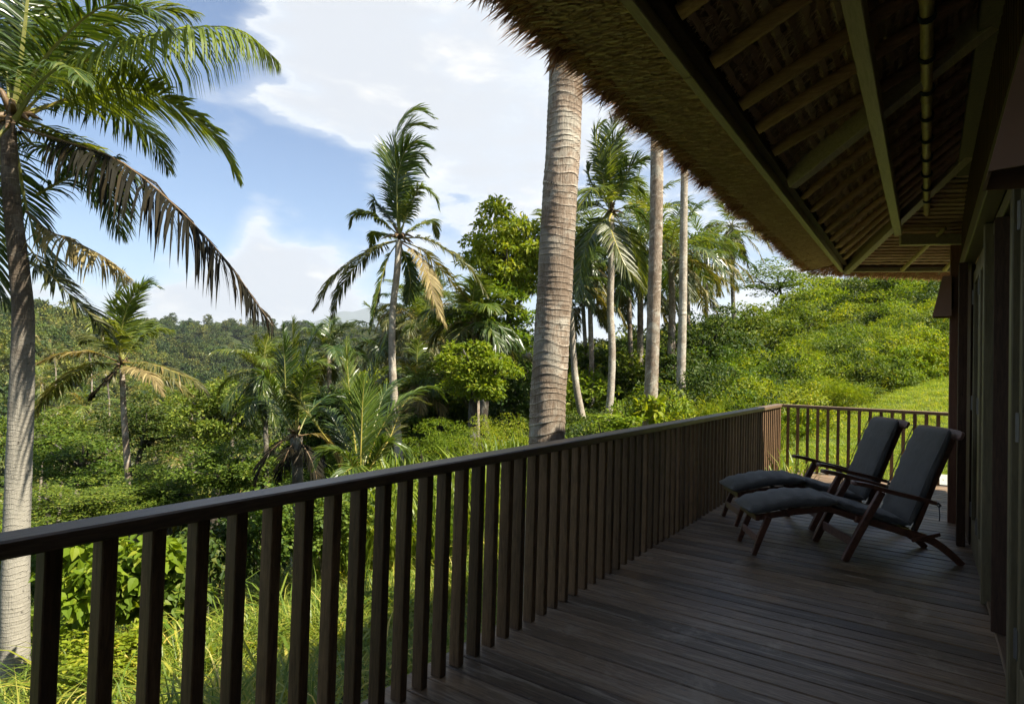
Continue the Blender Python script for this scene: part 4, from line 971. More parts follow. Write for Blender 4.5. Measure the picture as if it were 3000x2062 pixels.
# ------------------------------------------------------------------ palms
def bez(ctrl, n):
    """smooth curve through control points"""
    P = np.asarray(ctrl, float); m = len(P)
    if m == 2: return P[0]+(P[1]-P[0])*np.linspace(0, 1, n)[:, None]
    ds = np.r_[0, np.cumsum(np.linalg.norm(np.diff(P, axis=0), axis=1))]; t = np.linspace(0, ds[-1], n)
    Tn = np.gradient(P, ds, axis=0); out = np.zeros((n, 3)); k = np.clip(np.searchsorted(ds, t)-1, 0, m-2)
    h_ = (ds[k+1]-ds[k]); u = ((t-ds[k])/h_)[:, None]; h_ = h_[:, None]
    out = (2*u**3-3*u**2+1)*P[k]+(u**3-2*u**2+u)*h_*Tn[k]+(-2*u**3+3*u**2)*P[k+1]+(u**3-u**2)*h_*Tn[k+1]
    return out
def frond_mesh(ctrl, seed, n=70, L=0.9, w=0.04, hang=0.55, segs=3, ang=(62, 22), rach=0.03, start=0.14, ragged=0.12, mats=None, fold=0.25, roll=0.0, sides=(1, 1), wind=(0.25, -0.1, 0)):
    """feather leaf: a tapering midrib with leaflets down both sides that bend under their weight"""
    r = np.random.default_rng(seed); c = bez(ctrl, 60); T = unit(np.gradient(c, axis=0)); tot = np.linalg.norm(np.diff(c, axis=0), axis=1).sum()
    up = np.array([0, 0, 1.0]); S = np.cross(T, up); S = unit(S+1e-4)
    # keep a steady side vector through vertical stretches
    for i in range(1, len(S)):
        if S[i]@S[i-1] < 0.2: S[i] = unit(S[i-1]-T[i]*(S[i-1]@T[i]))
    Nn = unit(np.cross(S, T))
    if roll: cr, sr = cos(roll), sin(roll); S, Nn = S*cr+Nn*sr, Nn*cr-S*sr
    V = []; Q = []; Tt = []; k0 = 0
    t = np.linspace(start, 0.995, n)
    for sd in (-1, 1):
        Ls = L*(np.sin(pi*np.clip((t-start)/(1-start)*0.80+0.16, 0, 1))**0.75)*r.uniform(1-ragged, 1+ragged*0.6, n)*(1 if sides[(sd+1)//2] == 1 else sides[(sd+1)//2])
        miss = r.random(n) < ragged*0.25
        idx = t*59; i0 = np.clip(idx.astype(int), 0, 58); fr = (idx-i0)[:, None]
        lerp = lambda A: A[i0]*(1-fr)+A[i0+1]*fr
        B = lerp(c); tt = unit(lerp(T)); ss = unit(lerp(S)); nn = unit(lerp(Nn))
        a = np.radians(ang[0]+(ang[1]-ang[0])*((t-start)/(1-start))**1.2+r.normal(size=n)*5)[:, None]
        D0 = unit(ss*sd*np.sin(a)+tt*np.cos(a)+nn*(fold*(1-t[:, None]*0.5))+r.normal(size=(n, 3))*0.06+np.array(wind)*0.15)
        kc = (np.arange(n)/5.0+r.uniform(0, 1)).astype(int); cv = r.normal(size=(kc.max()+2, 3)); ch_ = r.uniform(0.7, 1.3, kc.max()+2)
        D0 = unit(D0+cv[kc]*ragged*0.55)
        hg = hang*(r.uniform(0.75, 1.25, n)*ch_[kc]**(3*ragged))[:, None]; Ls_ = Ls[:, None]
        pts = []; cur = B.copy(); d = D0.copy()
        pts.append(cur.copy())
        for s in range(segs):
            d = unit(d+np.array([0, 0, -1.0])*hg*(1.9/segs)*(0.35+s/segs)+np.array(wind)*0.12/segs)
            cur = cur+d*Ls_/segs; pts.append(cur.copy())
        wv = unit(np.cross(D0, nn))  # width direction, roughly along the midrib
        wv = unit(tt-D0*np.sum(tt*D0, 1, keepdims=True)+nn*0.25*r.normal(size=(n, 1)))
        ww = (w*r.uniform(0.8, 1.15, n)*(0.55+0.45*np.sin(pi*t)))[:, None]
        keep = ~miss; m_ = keep.sum()
        rows = []
        for s in range(segs):
            f = [0.55, 1.0, 0.8, 0.6][s] if segs > 2 else [0.7, 1.0][s]
            rows.append(pts[s]-wv*ww*f/2); rows.append(pts[s]+wv*ww*f/2)
        rows.append(pts[segs])
        A = np.stack(rows, 1)[keep].reshape(-1, 3); st = 2*segs+1; b = k0+np.arange(m_)*st
        for s in range(segs-1): Q.append(np.stack([b+2*s, b+2*s+1, b+2*s+3, b+2*s+2], 1))
        Tt.append(np.stack([b+2*segs-2, b+2*segs-1, b+2*segs], 1)); V.append(A); k0 += m_*st
    # midrib: three-sided tapering bar
    nr = 16 if segs > 2 else 9; ii = np.linspace(0, 59, nr).astype(int); base = k0
    for j, i in enumerate(ii):
        rr = rach*(1-0.88*j/(nr-1))*(1.35 if j == 0 else 1)
        V.append(np.array([c[i]-S[i]*rr, c[i]+S[i]*rr, c[i]-Nn[i]*rr*0.9, c[i]+Nn[i]*rr*0.5]))
    order = [0, 2, 1, 3]; R_q = []
    for j in range(nr-1):
        for k in range(4):
            a_, b_ = order[k], order[(k+1) % 4]; R_q.append((base+4*j+a_, base+4*j+b_, base+4*(j+1)+b_, base+4*(j+1)+a_))
    me = mesh_np('frond', np.concatenate(V), [np.concatenate(Q) if Q else np.zeros((0, 4), int), np.concatenate(Tt), np.array(R_q)], [0, 0, 1])
    for m in mats: me.materials.append(m)
    return me
def trunk_mesh(pts, rad, seed, n=18, pitch=0.085, step=0.022, amp=0.035, flare=0.0):
    """ringed palm stem: every leaf scar is a ledge"""
    r = np.random.default_rng(seed); P = bez(pts, 80); ds = np.r_[0, np.cumsum(np.linalg.norm(np.diff(P, axis=0), axis=1))]; Lt = ds[-1]
    m = int(Lt/step)+1; t = np.linspace(0, Lt, m); c = np.stack([np.interp(t, ds, P[:, i]) for i in range(3)], 1)
    R0 = np.interp(t, np.linspace(0, Lt, len(rad)), rad)
    a = np.linspace(0, 2*pi, n, endpoint=False); A, TT = np.meshgrid(a, t)
    ph = r.uniform(0, 6, 6); wob = 0.35*np.sin(A+ph[0]+TT*0.9)+0.2*np.sin(2*A+ph[1]+TT*1.7)+0.12*np.sin(3*A+ph[2]+TT*5)
    jit = 0.55*np.sin(TT*3.1+ph[3])+0.35*np.sin(TT*7.3+ph[4])+0.20*np.sin(TT*23+ph[4])
    u = (TT/pitch+wob+jit); fr = u-np.floor(u)
    led = np.where(fr < 0.82, fr/0.82, (1-fr)/0.18)
    idx = np.floor(u); hsh = lambda a_, b_: (np.sin(a_*12.9898+b_*78.233)*43758.5453) % 1.0
    loc = 0.5+0.5*np.sin(A*(1+np.floor(hsh(idx, 1.0)*3))+hsh(idx, 2.0)*6.28)
    mod = 0.25+0.75*hsh(idx, 3.0)*(0.3+0.7*loc); led_c = led*mod+0.35*(1-mod)
    scar = 0.5+0.5*np.exp(-((fr-0.80)/0.075)**2)*(0.35+0.65*mod)-0.45*np.exp(-((fr-0.94)/0.05)**2)*(0.3+0.7*mod)
    Rr = R0[:, None]*(1+amp*1.4*(led_c-0.5)+0.02*np.sin(2*A+TT*0.8+ph[5])+0.012*np.sin(5*A+TT*9))
    T = unit(np.gradient(c, axis=0)); S = unit(np.cross(T, np.array([0.3, 1.0, 0]))); B = np.cross(T, S)
    V = c[:, None]+Rr[..., None]*(np.cos(A)[..., None]*S[:, None]+np.sin(A)[..., None]*B[:, None])
    i, k = np.meshgrid(np.arange(m-1), np.arange(n), indexing='ij'); k2 = (k+1) % n
    q = np.stack([i*n+k, i*n+k2, (i+1)*n+k2, (i+1)*n+k], -1).reshape(-1, 4)
    return mesh_np('trunk', V.reshape(-1, 3), [q], smoothf=True, attrs={'ring': scar.ravel()})
def down_to_ground(p, q=None, extra=0.4):
    """continue a stem from p (last point) to the ground below"""
    x, y = p[0], p[1]; return np.array([x, y, float(gz(x, y))-extra])
def palm_trunk(parent, org, pts, rad, mat, seed, **kw):
    me = trunk_mesh([np.asarray(p)-org for p in pts], rad, seed, **kw); return link('trunk', me, (mat,), parent)
def rand_fronds(r, n, L, up=(85, -35), wind=(0.3, -0.3), sag=0.55):
    """control points of n leaves springing from the origin"""
    out = []
    for i in range(n):
        a = i*2.39996+r.normal()*0.2; u = i/(n-1); el = radians(up[0]+(up[1]-up[0])*u**0.85+r.normal()*7)
        l = L*r.uniform(0.85, 1.1)*(0.8+0.3*sin(pi*u)); p = np.zeros(3); d = np.array([cos(a)*cos(el), sin(a)*cos(el), sin(el)]); pts = [d*0.08]
        for s in range(5):
            p = p+d*l/5; pts.append(p.copy()); d = unit(d+np.array([wind[0]*0.18, wind[1]*0.18, -sag*(0.32+0.12*s)*(0.45+cos(el))]))
        out.append((pts, u))
    return out
def sheath(parent, seed, s=1.0, mat=None):
    """fibres, dead stalk ends and nuts under the crown"""
    r = np.random.default_rng(seed); mb = MB()
    for i in range(14):
        a = r.uniform(0, 2*pi); el = r.uniform(-0.6, 1.2); d = np.array([cos(a)*cos(el), sin(a)*cos(el), sin(el)]); L_ = r.uniform(0.2, 0.45)*s
        mb.tube([d*0.05*s, d*L_*0.6, d*L_+np.array([0, 0, -0.08*s])], [0.045*s, 0.03*s, 0.008*s], 5)
    mb.build('sheath', mat or M['rachis_b'], parent, True)
def nuts(parent, seed, s=1.0, k=7):
    r = np.random.default_rng(seed)
    mb = MB(); a = np.linspace(0, pi, 7); mb.tube([(0, 0, 0.14*cos(x)) for x in a], [0.002]+[0.10*sin(x) for x in a[1:-1]]+[0.002], 9, False); me = mb.mesh('coconut', True); me.materials.append(M['rachis_y'])
    for i in range(k):
        an = r.uniform(0, 2*pi); o = link('coconut', me, parent=parent); o.location = (cos(an)*0.22*s, sin(an)*0.22*s, r.uniform(-0.28, -0.05)*s); o.scale = (s, s, s)

# ---- the tall palm whose crown fills the top left corner
D1 = 7.3
c1 = at(30, 262, D1)
p1 = empty('coconut_palm', c1); tag(p1, 'tall coconut palm at the left edge with one big sunlit frond arching across the sky', 'palm tree')
tp = [at(19, 290, D1), at(24, 420, D1), at(38, 560, D1), at(52, 700, D1), at(50, 860, D1), at(44, 1030, D1), at(38, 1200, D1), at(34, 1400, D1), at(32, 1600, D1)]
tp.append(down_to_ground(tp[-1]))
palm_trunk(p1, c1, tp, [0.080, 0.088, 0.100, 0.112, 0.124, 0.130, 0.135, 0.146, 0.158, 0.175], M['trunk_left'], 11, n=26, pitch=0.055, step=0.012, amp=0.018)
def FR(parent, org, pts, seed, **kw):
    """pts: (x, y, distance) in the photograph"""
    me = frond_mesh([at(x, y, D)-org for x, y, D in pts], seed, **kw); return link('frond', me, (), parent)
G, Dk, Li, Br, Ta, Mx = [(M[k], M[j]) for k, j in (('fr_green', 'rachis'), ('fr_dark', 'rachis'), ('fr_lit', 'rachis_y'), ('fr_brown_shaded', 'rachis_b'), ('fr_tan', 'rachis_b'), ('fr_mix', 'rachis_y'))]
D = D1
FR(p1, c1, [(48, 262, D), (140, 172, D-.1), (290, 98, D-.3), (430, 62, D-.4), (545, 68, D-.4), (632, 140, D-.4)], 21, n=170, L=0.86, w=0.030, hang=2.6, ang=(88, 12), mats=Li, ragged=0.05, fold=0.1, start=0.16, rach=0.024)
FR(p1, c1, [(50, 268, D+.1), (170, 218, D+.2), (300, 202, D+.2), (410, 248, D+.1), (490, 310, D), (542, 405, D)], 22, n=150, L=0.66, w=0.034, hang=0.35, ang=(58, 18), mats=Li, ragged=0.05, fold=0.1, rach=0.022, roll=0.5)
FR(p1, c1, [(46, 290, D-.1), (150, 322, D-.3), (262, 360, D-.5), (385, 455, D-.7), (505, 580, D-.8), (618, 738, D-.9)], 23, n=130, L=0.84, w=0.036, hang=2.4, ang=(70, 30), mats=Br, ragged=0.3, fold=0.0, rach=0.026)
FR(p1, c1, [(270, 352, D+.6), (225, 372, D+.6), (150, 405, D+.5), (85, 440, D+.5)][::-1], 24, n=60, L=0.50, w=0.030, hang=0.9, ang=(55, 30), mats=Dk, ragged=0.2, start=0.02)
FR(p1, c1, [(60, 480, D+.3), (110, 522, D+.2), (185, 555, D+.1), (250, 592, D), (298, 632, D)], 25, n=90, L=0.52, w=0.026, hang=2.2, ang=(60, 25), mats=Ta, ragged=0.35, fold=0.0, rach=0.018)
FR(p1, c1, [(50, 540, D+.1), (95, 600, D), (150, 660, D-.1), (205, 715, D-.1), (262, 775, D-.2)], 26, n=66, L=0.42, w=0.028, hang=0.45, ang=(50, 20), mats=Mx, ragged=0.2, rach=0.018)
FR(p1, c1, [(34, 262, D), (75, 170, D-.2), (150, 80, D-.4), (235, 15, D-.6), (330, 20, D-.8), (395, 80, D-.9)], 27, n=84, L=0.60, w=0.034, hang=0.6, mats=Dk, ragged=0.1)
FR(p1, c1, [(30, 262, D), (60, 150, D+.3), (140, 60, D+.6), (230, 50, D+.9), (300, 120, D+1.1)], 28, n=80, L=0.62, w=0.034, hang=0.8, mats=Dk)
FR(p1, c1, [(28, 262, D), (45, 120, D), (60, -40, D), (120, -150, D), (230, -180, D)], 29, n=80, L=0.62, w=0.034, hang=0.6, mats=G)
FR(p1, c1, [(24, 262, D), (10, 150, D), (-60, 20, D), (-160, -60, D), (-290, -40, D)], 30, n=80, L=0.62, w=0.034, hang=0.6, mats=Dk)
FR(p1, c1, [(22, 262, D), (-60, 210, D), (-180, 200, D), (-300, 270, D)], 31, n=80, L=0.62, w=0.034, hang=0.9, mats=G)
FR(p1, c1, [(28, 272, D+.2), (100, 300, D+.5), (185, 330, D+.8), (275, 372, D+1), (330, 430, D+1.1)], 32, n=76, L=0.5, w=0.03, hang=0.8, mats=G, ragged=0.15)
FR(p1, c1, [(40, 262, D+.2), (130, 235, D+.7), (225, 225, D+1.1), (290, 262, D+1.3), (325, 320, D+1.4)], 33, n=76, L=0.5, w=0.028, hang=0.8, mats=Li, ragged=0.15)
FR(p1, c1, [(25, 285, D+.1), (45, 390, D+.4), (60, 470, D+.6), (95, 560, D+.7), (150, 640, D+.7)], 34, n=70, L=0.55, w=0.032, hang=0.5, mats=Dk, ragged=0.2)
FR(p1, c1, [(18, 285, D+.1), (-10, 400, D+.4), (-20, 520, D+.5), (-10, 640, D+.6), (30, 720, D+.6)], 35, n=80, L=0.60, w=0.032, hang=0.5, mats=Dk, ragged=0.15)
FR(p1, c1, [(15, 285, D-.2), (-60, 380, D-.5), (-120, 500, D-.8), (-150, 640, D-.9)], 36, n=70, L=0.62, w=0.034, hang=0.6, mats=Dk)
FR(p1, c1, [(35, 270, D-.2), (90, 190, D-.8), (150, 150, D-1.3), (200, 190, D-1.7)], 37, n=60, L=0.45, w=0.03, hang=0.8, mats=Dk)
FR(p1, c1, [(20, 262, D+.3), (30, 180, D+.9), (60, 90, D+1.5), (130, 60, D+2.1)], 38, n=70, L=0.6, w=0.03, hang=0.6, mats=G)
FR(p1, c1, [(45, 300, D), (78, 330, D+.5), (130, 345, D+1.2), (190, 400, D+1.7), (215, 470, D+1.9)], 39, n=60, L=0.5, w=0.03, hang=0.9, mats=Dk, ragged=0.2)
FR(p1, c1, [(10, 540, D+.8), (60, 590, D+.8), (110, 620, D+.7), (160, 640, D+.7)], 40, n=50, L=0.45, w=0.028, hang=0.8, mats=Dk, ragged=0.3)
r = np.random.default_rng(77)
for i, (pts, u) in enumerate(rand_fronds(r, 17, 2.9, (82, 0), (0.0, 0.5))):
    if (pts[3]@(_r) > 0.9 and u > 0.25) or pts[5]@_f < -0.3: continue
    link('frond', frond_mesh(pts, 770+i, n=110, L=.72, w=.028, segs=3, mats=(Dk, G)[i % 2], hang=.9), (), p1)
sheath(p1, 5, 1.1)

# ---- palm in the middle against the sky
D2 = 19.0; c2 = at(905, 535, D2)
p2 = empty('coconut_palm', c2); tag(p2, 'wind blown coconut palm standing alone against the sky in the middle', 'palm tree')
tp = [at(905, 545, D2), at(901, 610, D2), at(891, 700, D2), at(889, 800, D2), at(894, 900, D2), at(902, 1000, D2), at(908, 1080, D2), at(913, 1200, D2)]; tp.append(down_to_ground(tp[-1]))
palm_trunk(p2, c2, tp, [0.105, 0.105, 0.108, 0.112, 0.12, 0.13, 0.138, 0.145, 0.17], M['trunk_grey'], 12, n=14, pitch=0.12, step=0.035, amp=0.05)
D = D2; kw = dict(n=110, L=0.95, w=0.045, segs=3, rach=0.035)
for i, (pts, m, k) in enumerate([
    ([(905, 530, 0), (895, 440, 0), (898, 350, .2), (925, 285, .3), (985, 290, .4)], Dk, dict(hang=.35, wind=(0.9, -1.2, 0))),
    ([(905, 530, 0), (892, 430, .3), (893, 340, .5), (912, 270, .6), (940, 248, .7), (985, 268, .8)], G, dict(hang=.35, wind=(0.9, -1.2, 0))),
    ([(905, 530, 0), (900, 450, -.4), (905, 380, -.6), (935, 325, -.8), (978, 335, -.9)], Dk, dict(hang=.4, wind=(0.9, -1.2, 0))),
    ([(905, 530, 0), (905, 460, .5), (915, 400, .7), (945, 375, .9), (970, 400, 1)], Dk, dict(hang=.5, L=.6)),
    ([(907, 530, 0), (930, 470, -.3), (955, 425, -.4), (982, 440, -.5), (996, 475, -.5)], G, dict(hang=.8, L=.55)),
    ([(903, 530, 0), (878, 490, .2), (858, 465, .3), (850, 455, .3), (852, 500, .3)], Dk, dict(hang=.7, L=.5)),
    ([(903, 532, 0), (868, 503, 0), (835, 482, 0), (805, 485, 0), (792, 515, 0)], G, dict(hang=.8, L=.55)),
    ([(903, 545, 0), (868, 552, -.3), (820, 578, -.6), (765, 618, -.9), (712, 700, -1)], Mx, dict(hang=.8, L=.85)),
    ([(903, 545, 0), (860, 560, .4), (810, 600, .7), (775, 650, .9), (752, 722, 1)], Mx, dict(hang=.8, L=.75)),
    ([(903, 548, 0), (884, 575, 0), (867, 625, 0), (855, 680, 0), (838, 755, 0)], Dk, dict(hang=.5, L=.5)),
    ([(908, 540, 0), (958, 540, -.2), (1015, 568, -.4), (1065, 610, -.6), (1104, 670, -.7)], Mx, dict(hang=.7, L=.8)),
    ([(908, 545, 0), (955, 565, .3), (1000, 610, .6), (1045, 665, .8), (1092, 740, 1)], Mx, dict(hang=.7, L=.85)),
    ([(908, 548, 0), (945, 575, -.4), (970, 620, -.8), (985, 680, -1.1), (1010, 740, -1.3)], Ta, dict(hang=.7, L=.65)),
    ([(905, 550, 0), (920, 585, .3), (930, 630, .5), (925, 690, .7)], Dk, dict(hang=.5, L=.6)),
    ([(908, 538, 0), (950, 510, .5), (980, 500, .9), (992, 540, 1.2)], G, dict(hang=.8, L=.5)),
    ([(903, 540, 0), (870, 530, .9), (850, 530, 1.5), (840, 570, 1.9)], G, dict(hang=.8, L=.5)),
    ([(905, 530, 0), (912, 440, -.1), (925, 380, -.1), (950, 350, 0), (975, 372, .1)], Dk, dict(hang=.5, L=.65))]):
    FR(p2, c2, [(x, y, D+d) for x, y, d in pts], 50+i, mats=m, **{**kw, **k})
sheath(p2, 6, 1.3)

# ---- palm left of centre, level with the eye
D3 = 17.0; c3 = at(276, 825, D3)
p3 = empty('coconut_palm', c3); tag(p3, 'shorter coconut palm with drooping old fronds below the skyline at the left', 'palm tree')
tp = [at(277, 835, D3), at(280, 920, D3), at(286, 1010, D3), at(292, 1090, D3), at(299, 1180, D3), at(304, 1260, D3)]; tp.append(down_to_ground(tp[-1]))
palm_trunk(p3, c3, tp, [0.07, 0.075, 0.085, 0.095, 0.105, 0.12, 0.15], M['trunk'], 13, n=14, pitch=0.11, step=0.035, amp=0.05)
D = D3; kw = dict(n=76, L=0.70, w=0.05, segs=3, rach=0.03)
for i, (pts, m, k) in enumerate([
    ([(272, 815, 0), (262, 740, 0), (262, 680, 0), (270, 635, .2), (290, 650, .2)], Dk, dict(hang=.3)),
    ([(274, 815, 0), (285, 740, 0), (310, 675, .2), (335, 642, .4), (364, 652, .5)], Dk, dict(hang=.4)),
    ([(272, 815, 0), (275, 750, -.3), (292, 690, -.5), (315, 655, -.6), (338, 640, -.6)], G, dict(hang=.3)),
    ([(270, 820, 0), (215, 800, -.3), (140, 802, -.5), (80, 825, -.6)], Ta, dict(hang=.8, L=.5)),
    ([(272, 825, 0), (215, 825, .3), (150, 860, .6), (105, 900, .8), (78, 945, .9)], Mx, dict(hang=.8)),
    ([(272, 830, 0), (240, 865, -.3), (215, 890, -.4), (205, 905, -.4)], Br, dict(hang=.6, L=.4)),
    ([(280, 822, 0), (340, 825, -.3), (400, 845, -.6), (445, 868, -.8), (470, 895, -.9)], Mx, dict(hang=.8)),
    ([(280, 828, 0), (335, 840, .3), (385, 860, .5), (430, 893, .7)], Mx, dict(hang=.9)),
    ([(280, 830, 0), (315, 838, -.8), (345, 855, -1.2), (370, 895, -1.4)], Ta, dict(hang=.8, L=.5)),
    ([(278, 815, 0), (310, 775, .3), (345, 750, .5), (390, 748, .7)], G, dict(hang=.8)),
    ([(272, 815, 0), (240, 780, .3), (210, 760, .5), (188, 775, .7)], Mx, dict(hang=.8)),
    ([(275, 815, 0), (300, 760, .8), (330, 730, 1.4), (350, 760, 1.8)], G, dict(hang=.8)),
    ([(275, 815, 0), (250, 750, -.8), (225, 725, -1.3), (205, 745, -1.6)], G, dict(hang=.8))]):
    FR(p3, c3, [(x, y, D+d) for x, y, d in pts], 80+i, mats=m, **{**kw, **k})
sheath(p3, 7, 0.8)

# ---- young palms behind the railing
D4 = 12.5; c4 = at(672, 985, D4)
p4 = empty('young_palm', c4); tag(p4, 'young palm with upright leaves and a skirt of dead fronds left of the middle', 'palm tree')
tp = [at(672, 990, D4), at(675, 1080, D4), at(676, 1160, D4)]; tp.append(down_to_ground(tp[-1]))
palm_trunk(p4, c4, tp, [0.13, 0.11, 0.11, 0.14], M['bark'], 14, n=12, pitch=0.09, step=0.03, amp=0.08)
Gy = (M['fr_green'], M['rachis_y']); D = D4; kw = dict(n=74, L=0.46, w=0.030, segs=3, rach=0.022, ang=(50, 18))
for i, (pts, m, k) in enumerate([
    ([(672, 985, 0), (668, 900, 0), (664, 800, 0), (664, 722, 0)], Gy, dict(hang=.25, L=.50)),
    ([(672, 985, 0), (685, 880, .2), (700, 790, .3), (728, 742, .4), (745, 760, .4)], Dk, dict(hang=.4)),
    ([(672, 985, 0), (650, 900, -.2), (645, 810, -.3), (640, 735, -.3)], Dk, dict(hang=.3, L=.5)),
    ([(745, 1000, -.2), (715, 960, -.3), (680, 915, -.3), (650, 885, -.3), (615, 878, -.3)], Mx, dict(hang=.6, L=.3)),
    ([(675, 985, 0), (705, 930, .4), (750, 900, .7), (800, 920, 1)], Dk, dict(hang=.7)),
    ([(670, 985, 0), (630, 930, .4), (580, 900, .7), (535, 930, .9)], Dk, dict(hang=.7)),
    ([(670, 990, 0), (640, 1000, -.2), (600, 1040, -.4), (575, 1110, -.5)], Br, dict(hang=.7)),
    ([(672, 992, 0), (650, 1030, -.3), (635, 1080, -.4), (625, 1140, -.4)], Br, dict(hang=.6)),
    ([(675, 992, 0), (700, 1030, -.2), (715, 1070, -.3), (722, 1120, -.4)], Br, dict(hang=.6)),
    ([(675, 988, 0), (715, 985, .3), (750, 1010, .5), (770, 1060, .6)], Ta, dict(hang=.7)),
    ([(672, 985, 0), (690, 860, -.3), (715, 820, -.5), (755, 830, -.6)], G, dict(hang=.7)),
    ([(670, 985, 0), (625, 900, -.3), (600, 850, -.5), (590, 900, -.6)], G, dict(hang=.7))]):
    FR(p4, c4, [(x, y, D+d) for x, y, d in pts], 100+i, mats=m, **{**kw, **k})
sheath(p4, 8, 0.7)
D5 = 10.5; c5 = at(818, 1085, D5)
p5 = empty('young_palm', c5); tag(p5, 'young palm just behind the railing with broad green leaves on yellow stalks', 'palm tree')
palm_trunk(p5, c5, [at(818, 1090, D5), at(818, 1180, D5), down_to_ground(at(818, 1180, D5))], [0.12, 0.12, 0.15], M['bark'], 15, n=12, pitch=0.09, step=0.03, amp=0.08)
D = D5; Gy = (M['fr_green'], M['rachis_y']); kw = dict(n=80, L=0.62, w=0.027, segs=3, rach=0.020, ang=(42, 14), ragged=0.05)
for i, (pts, m, k) in enumerate([
    ([(818, 1085, 0), (819, 1000, 0), (822, 920, 0), (826, 860, 0)], Gy, dict(hang=.25, L=.62, start=.2)),
    ([(815, 1085, .3), (800, 960, .5), (790, 860, .6), (785, 770, .7)], Gy, dict(hang=.2, L=.42)),
    ([(820, 1080, .4), (835, 930, .7), (850, 840, .8), (875, 760, .9)], Dk, dict(hang=.3, L=.45)),
    ([(822, 1085, 0), (860, 980, .3), (920, 900, .6), (985, 880, .9), (1010, 905, 1)], Gy, dict(hang=.6, L=.45)),
    ([(815, 1085, 0), (780, 1030, -.2), (745, 1020, -.3), (712, 1060, -.4)], Gy, dict(hang=.6, L=.42)),
    ([(822, 1088, 0), (850, 1040, -.2), (880, 1000, -.3), (905, 1010, -.3), (925, 1060, -.3)], Gy, dict(hang=.6, L=.42)),
    ([(822, 1085, 0), (880, 1000, .6), (930, 905, 1.2), (975, 915, 1.6)], Mx, dict(hang=.5, L=.4)),
    ([(815, 1085, 0), (770, 980, .6), (740, 930, 1), (705, 950, 1.3)], Dk, dict(hang=.6, L=.45)),
    ([(818, 1088, 0), (800, 1060, -.5), (780, 1075, -.8), (770, 1120, -.9)], Gy, dict(hang=.6, L=.4)),
    ([(820, 1080, .6), (850, 960, 1.4), (880, 880, 2), (930, 850, 2.5)], Dk, dict(hang=.5, L=.5))]):
    FR(p5, c5, [(x, y, D+d) for x, y, d in pts], 120+i, mats=m, **{**kw, **k})
sheath(p5, 9, 0.6)

# ---- the thick trunk close behind the railing, crown hidden above the eaves
D7 = 6.1; P7 = [at(1287, 20, D7), at(1284, 150, D7), at(1277, 330, D7), at(1266, 500, D7), at(1257, 670, D7), at(1249, 800, D7), at(1242, 920, D7), at(1238, 1050, D7)]
top7 = P7[0]+np.array([0.3, 0.1, 4.6]); g7 = down_to_ground(P7[-1])
p7 = empty('coconut_palm', top7); tag(p7, 'thick ringed palm trunk close behind the railing, its crown hidden by the thatch', 'palm tree')
palm_trunk(p7, top7, [top7]+P7+[g7], [0.12, 0.144, 0.152, 0.160, 0.166, 0.170, 0.175, 0.181, 0.186, 0.20, 0.24], M['trunk'], 17, n=36, pitch=0.066, step=0.010, amp=0.042)
r = np.random.default_rng(70)
for i, (pts, u) in enumerate(rand_fronds(r, 16, 3.0)):
    link('frond', frond_mesh(pts, 700+i, n=40, L=.7, w=.05, segs=2, mats=G, hang=.7), (), p7)

# ---- other palms: mostly random crowns on placed trunks
def auto_palm(label, crown, D, trunk, rad, mat, seed, L, nf=20, mats=(G, Dk, Mx), up=(85, -35), wind=(0.3, -0.3), lf=0.8, nl=58, w=0.055, segs=2, name='coconut_palm', group=None, simple=False, sag=0.55, cat='palm tree'):
    cpt = at(crown[0], crown[1], D); e = empty(name, cpt); tag(e, label, cat, group); r = np.random.default_rng(seed)
    tp = [cpt+np.array([0, 0, -0.05])]+[at(x, y, D+(q[0] if q else 0)) for x, y, *q in trunk]; tp.append(down_to_ground(tp[-1]))
    palm_trunk(e, cpt, tp, rad, mat, seed, n=12, pitch=0.13, step=0.04 if D < 25 else 0.09, amp=0.05)
    ms = []
    for i, (pts, u) in enumerate(rand_fronds(r, nf, L, up, wind, sag)):
        m = mats[min(int(u*len(mats)+r.uniform(-.3, .3)), len(mats)-1)] if len(mats) > 1 else mats[0]; m = mats[max(0, min(len(mats)-1, int(u*len(mats)+r.uniform(-.4, .4))))]
        me = frond_mesh(pts, seed*50+i, n=nl, L=lf, w=w, segs=segs, mats=m, hang=0.6+0.4*u, rach=0.03, ragged=0.1+0.15*u)
        link('frond', me, (), e)
    sheath(e, seed, 0.9); return e
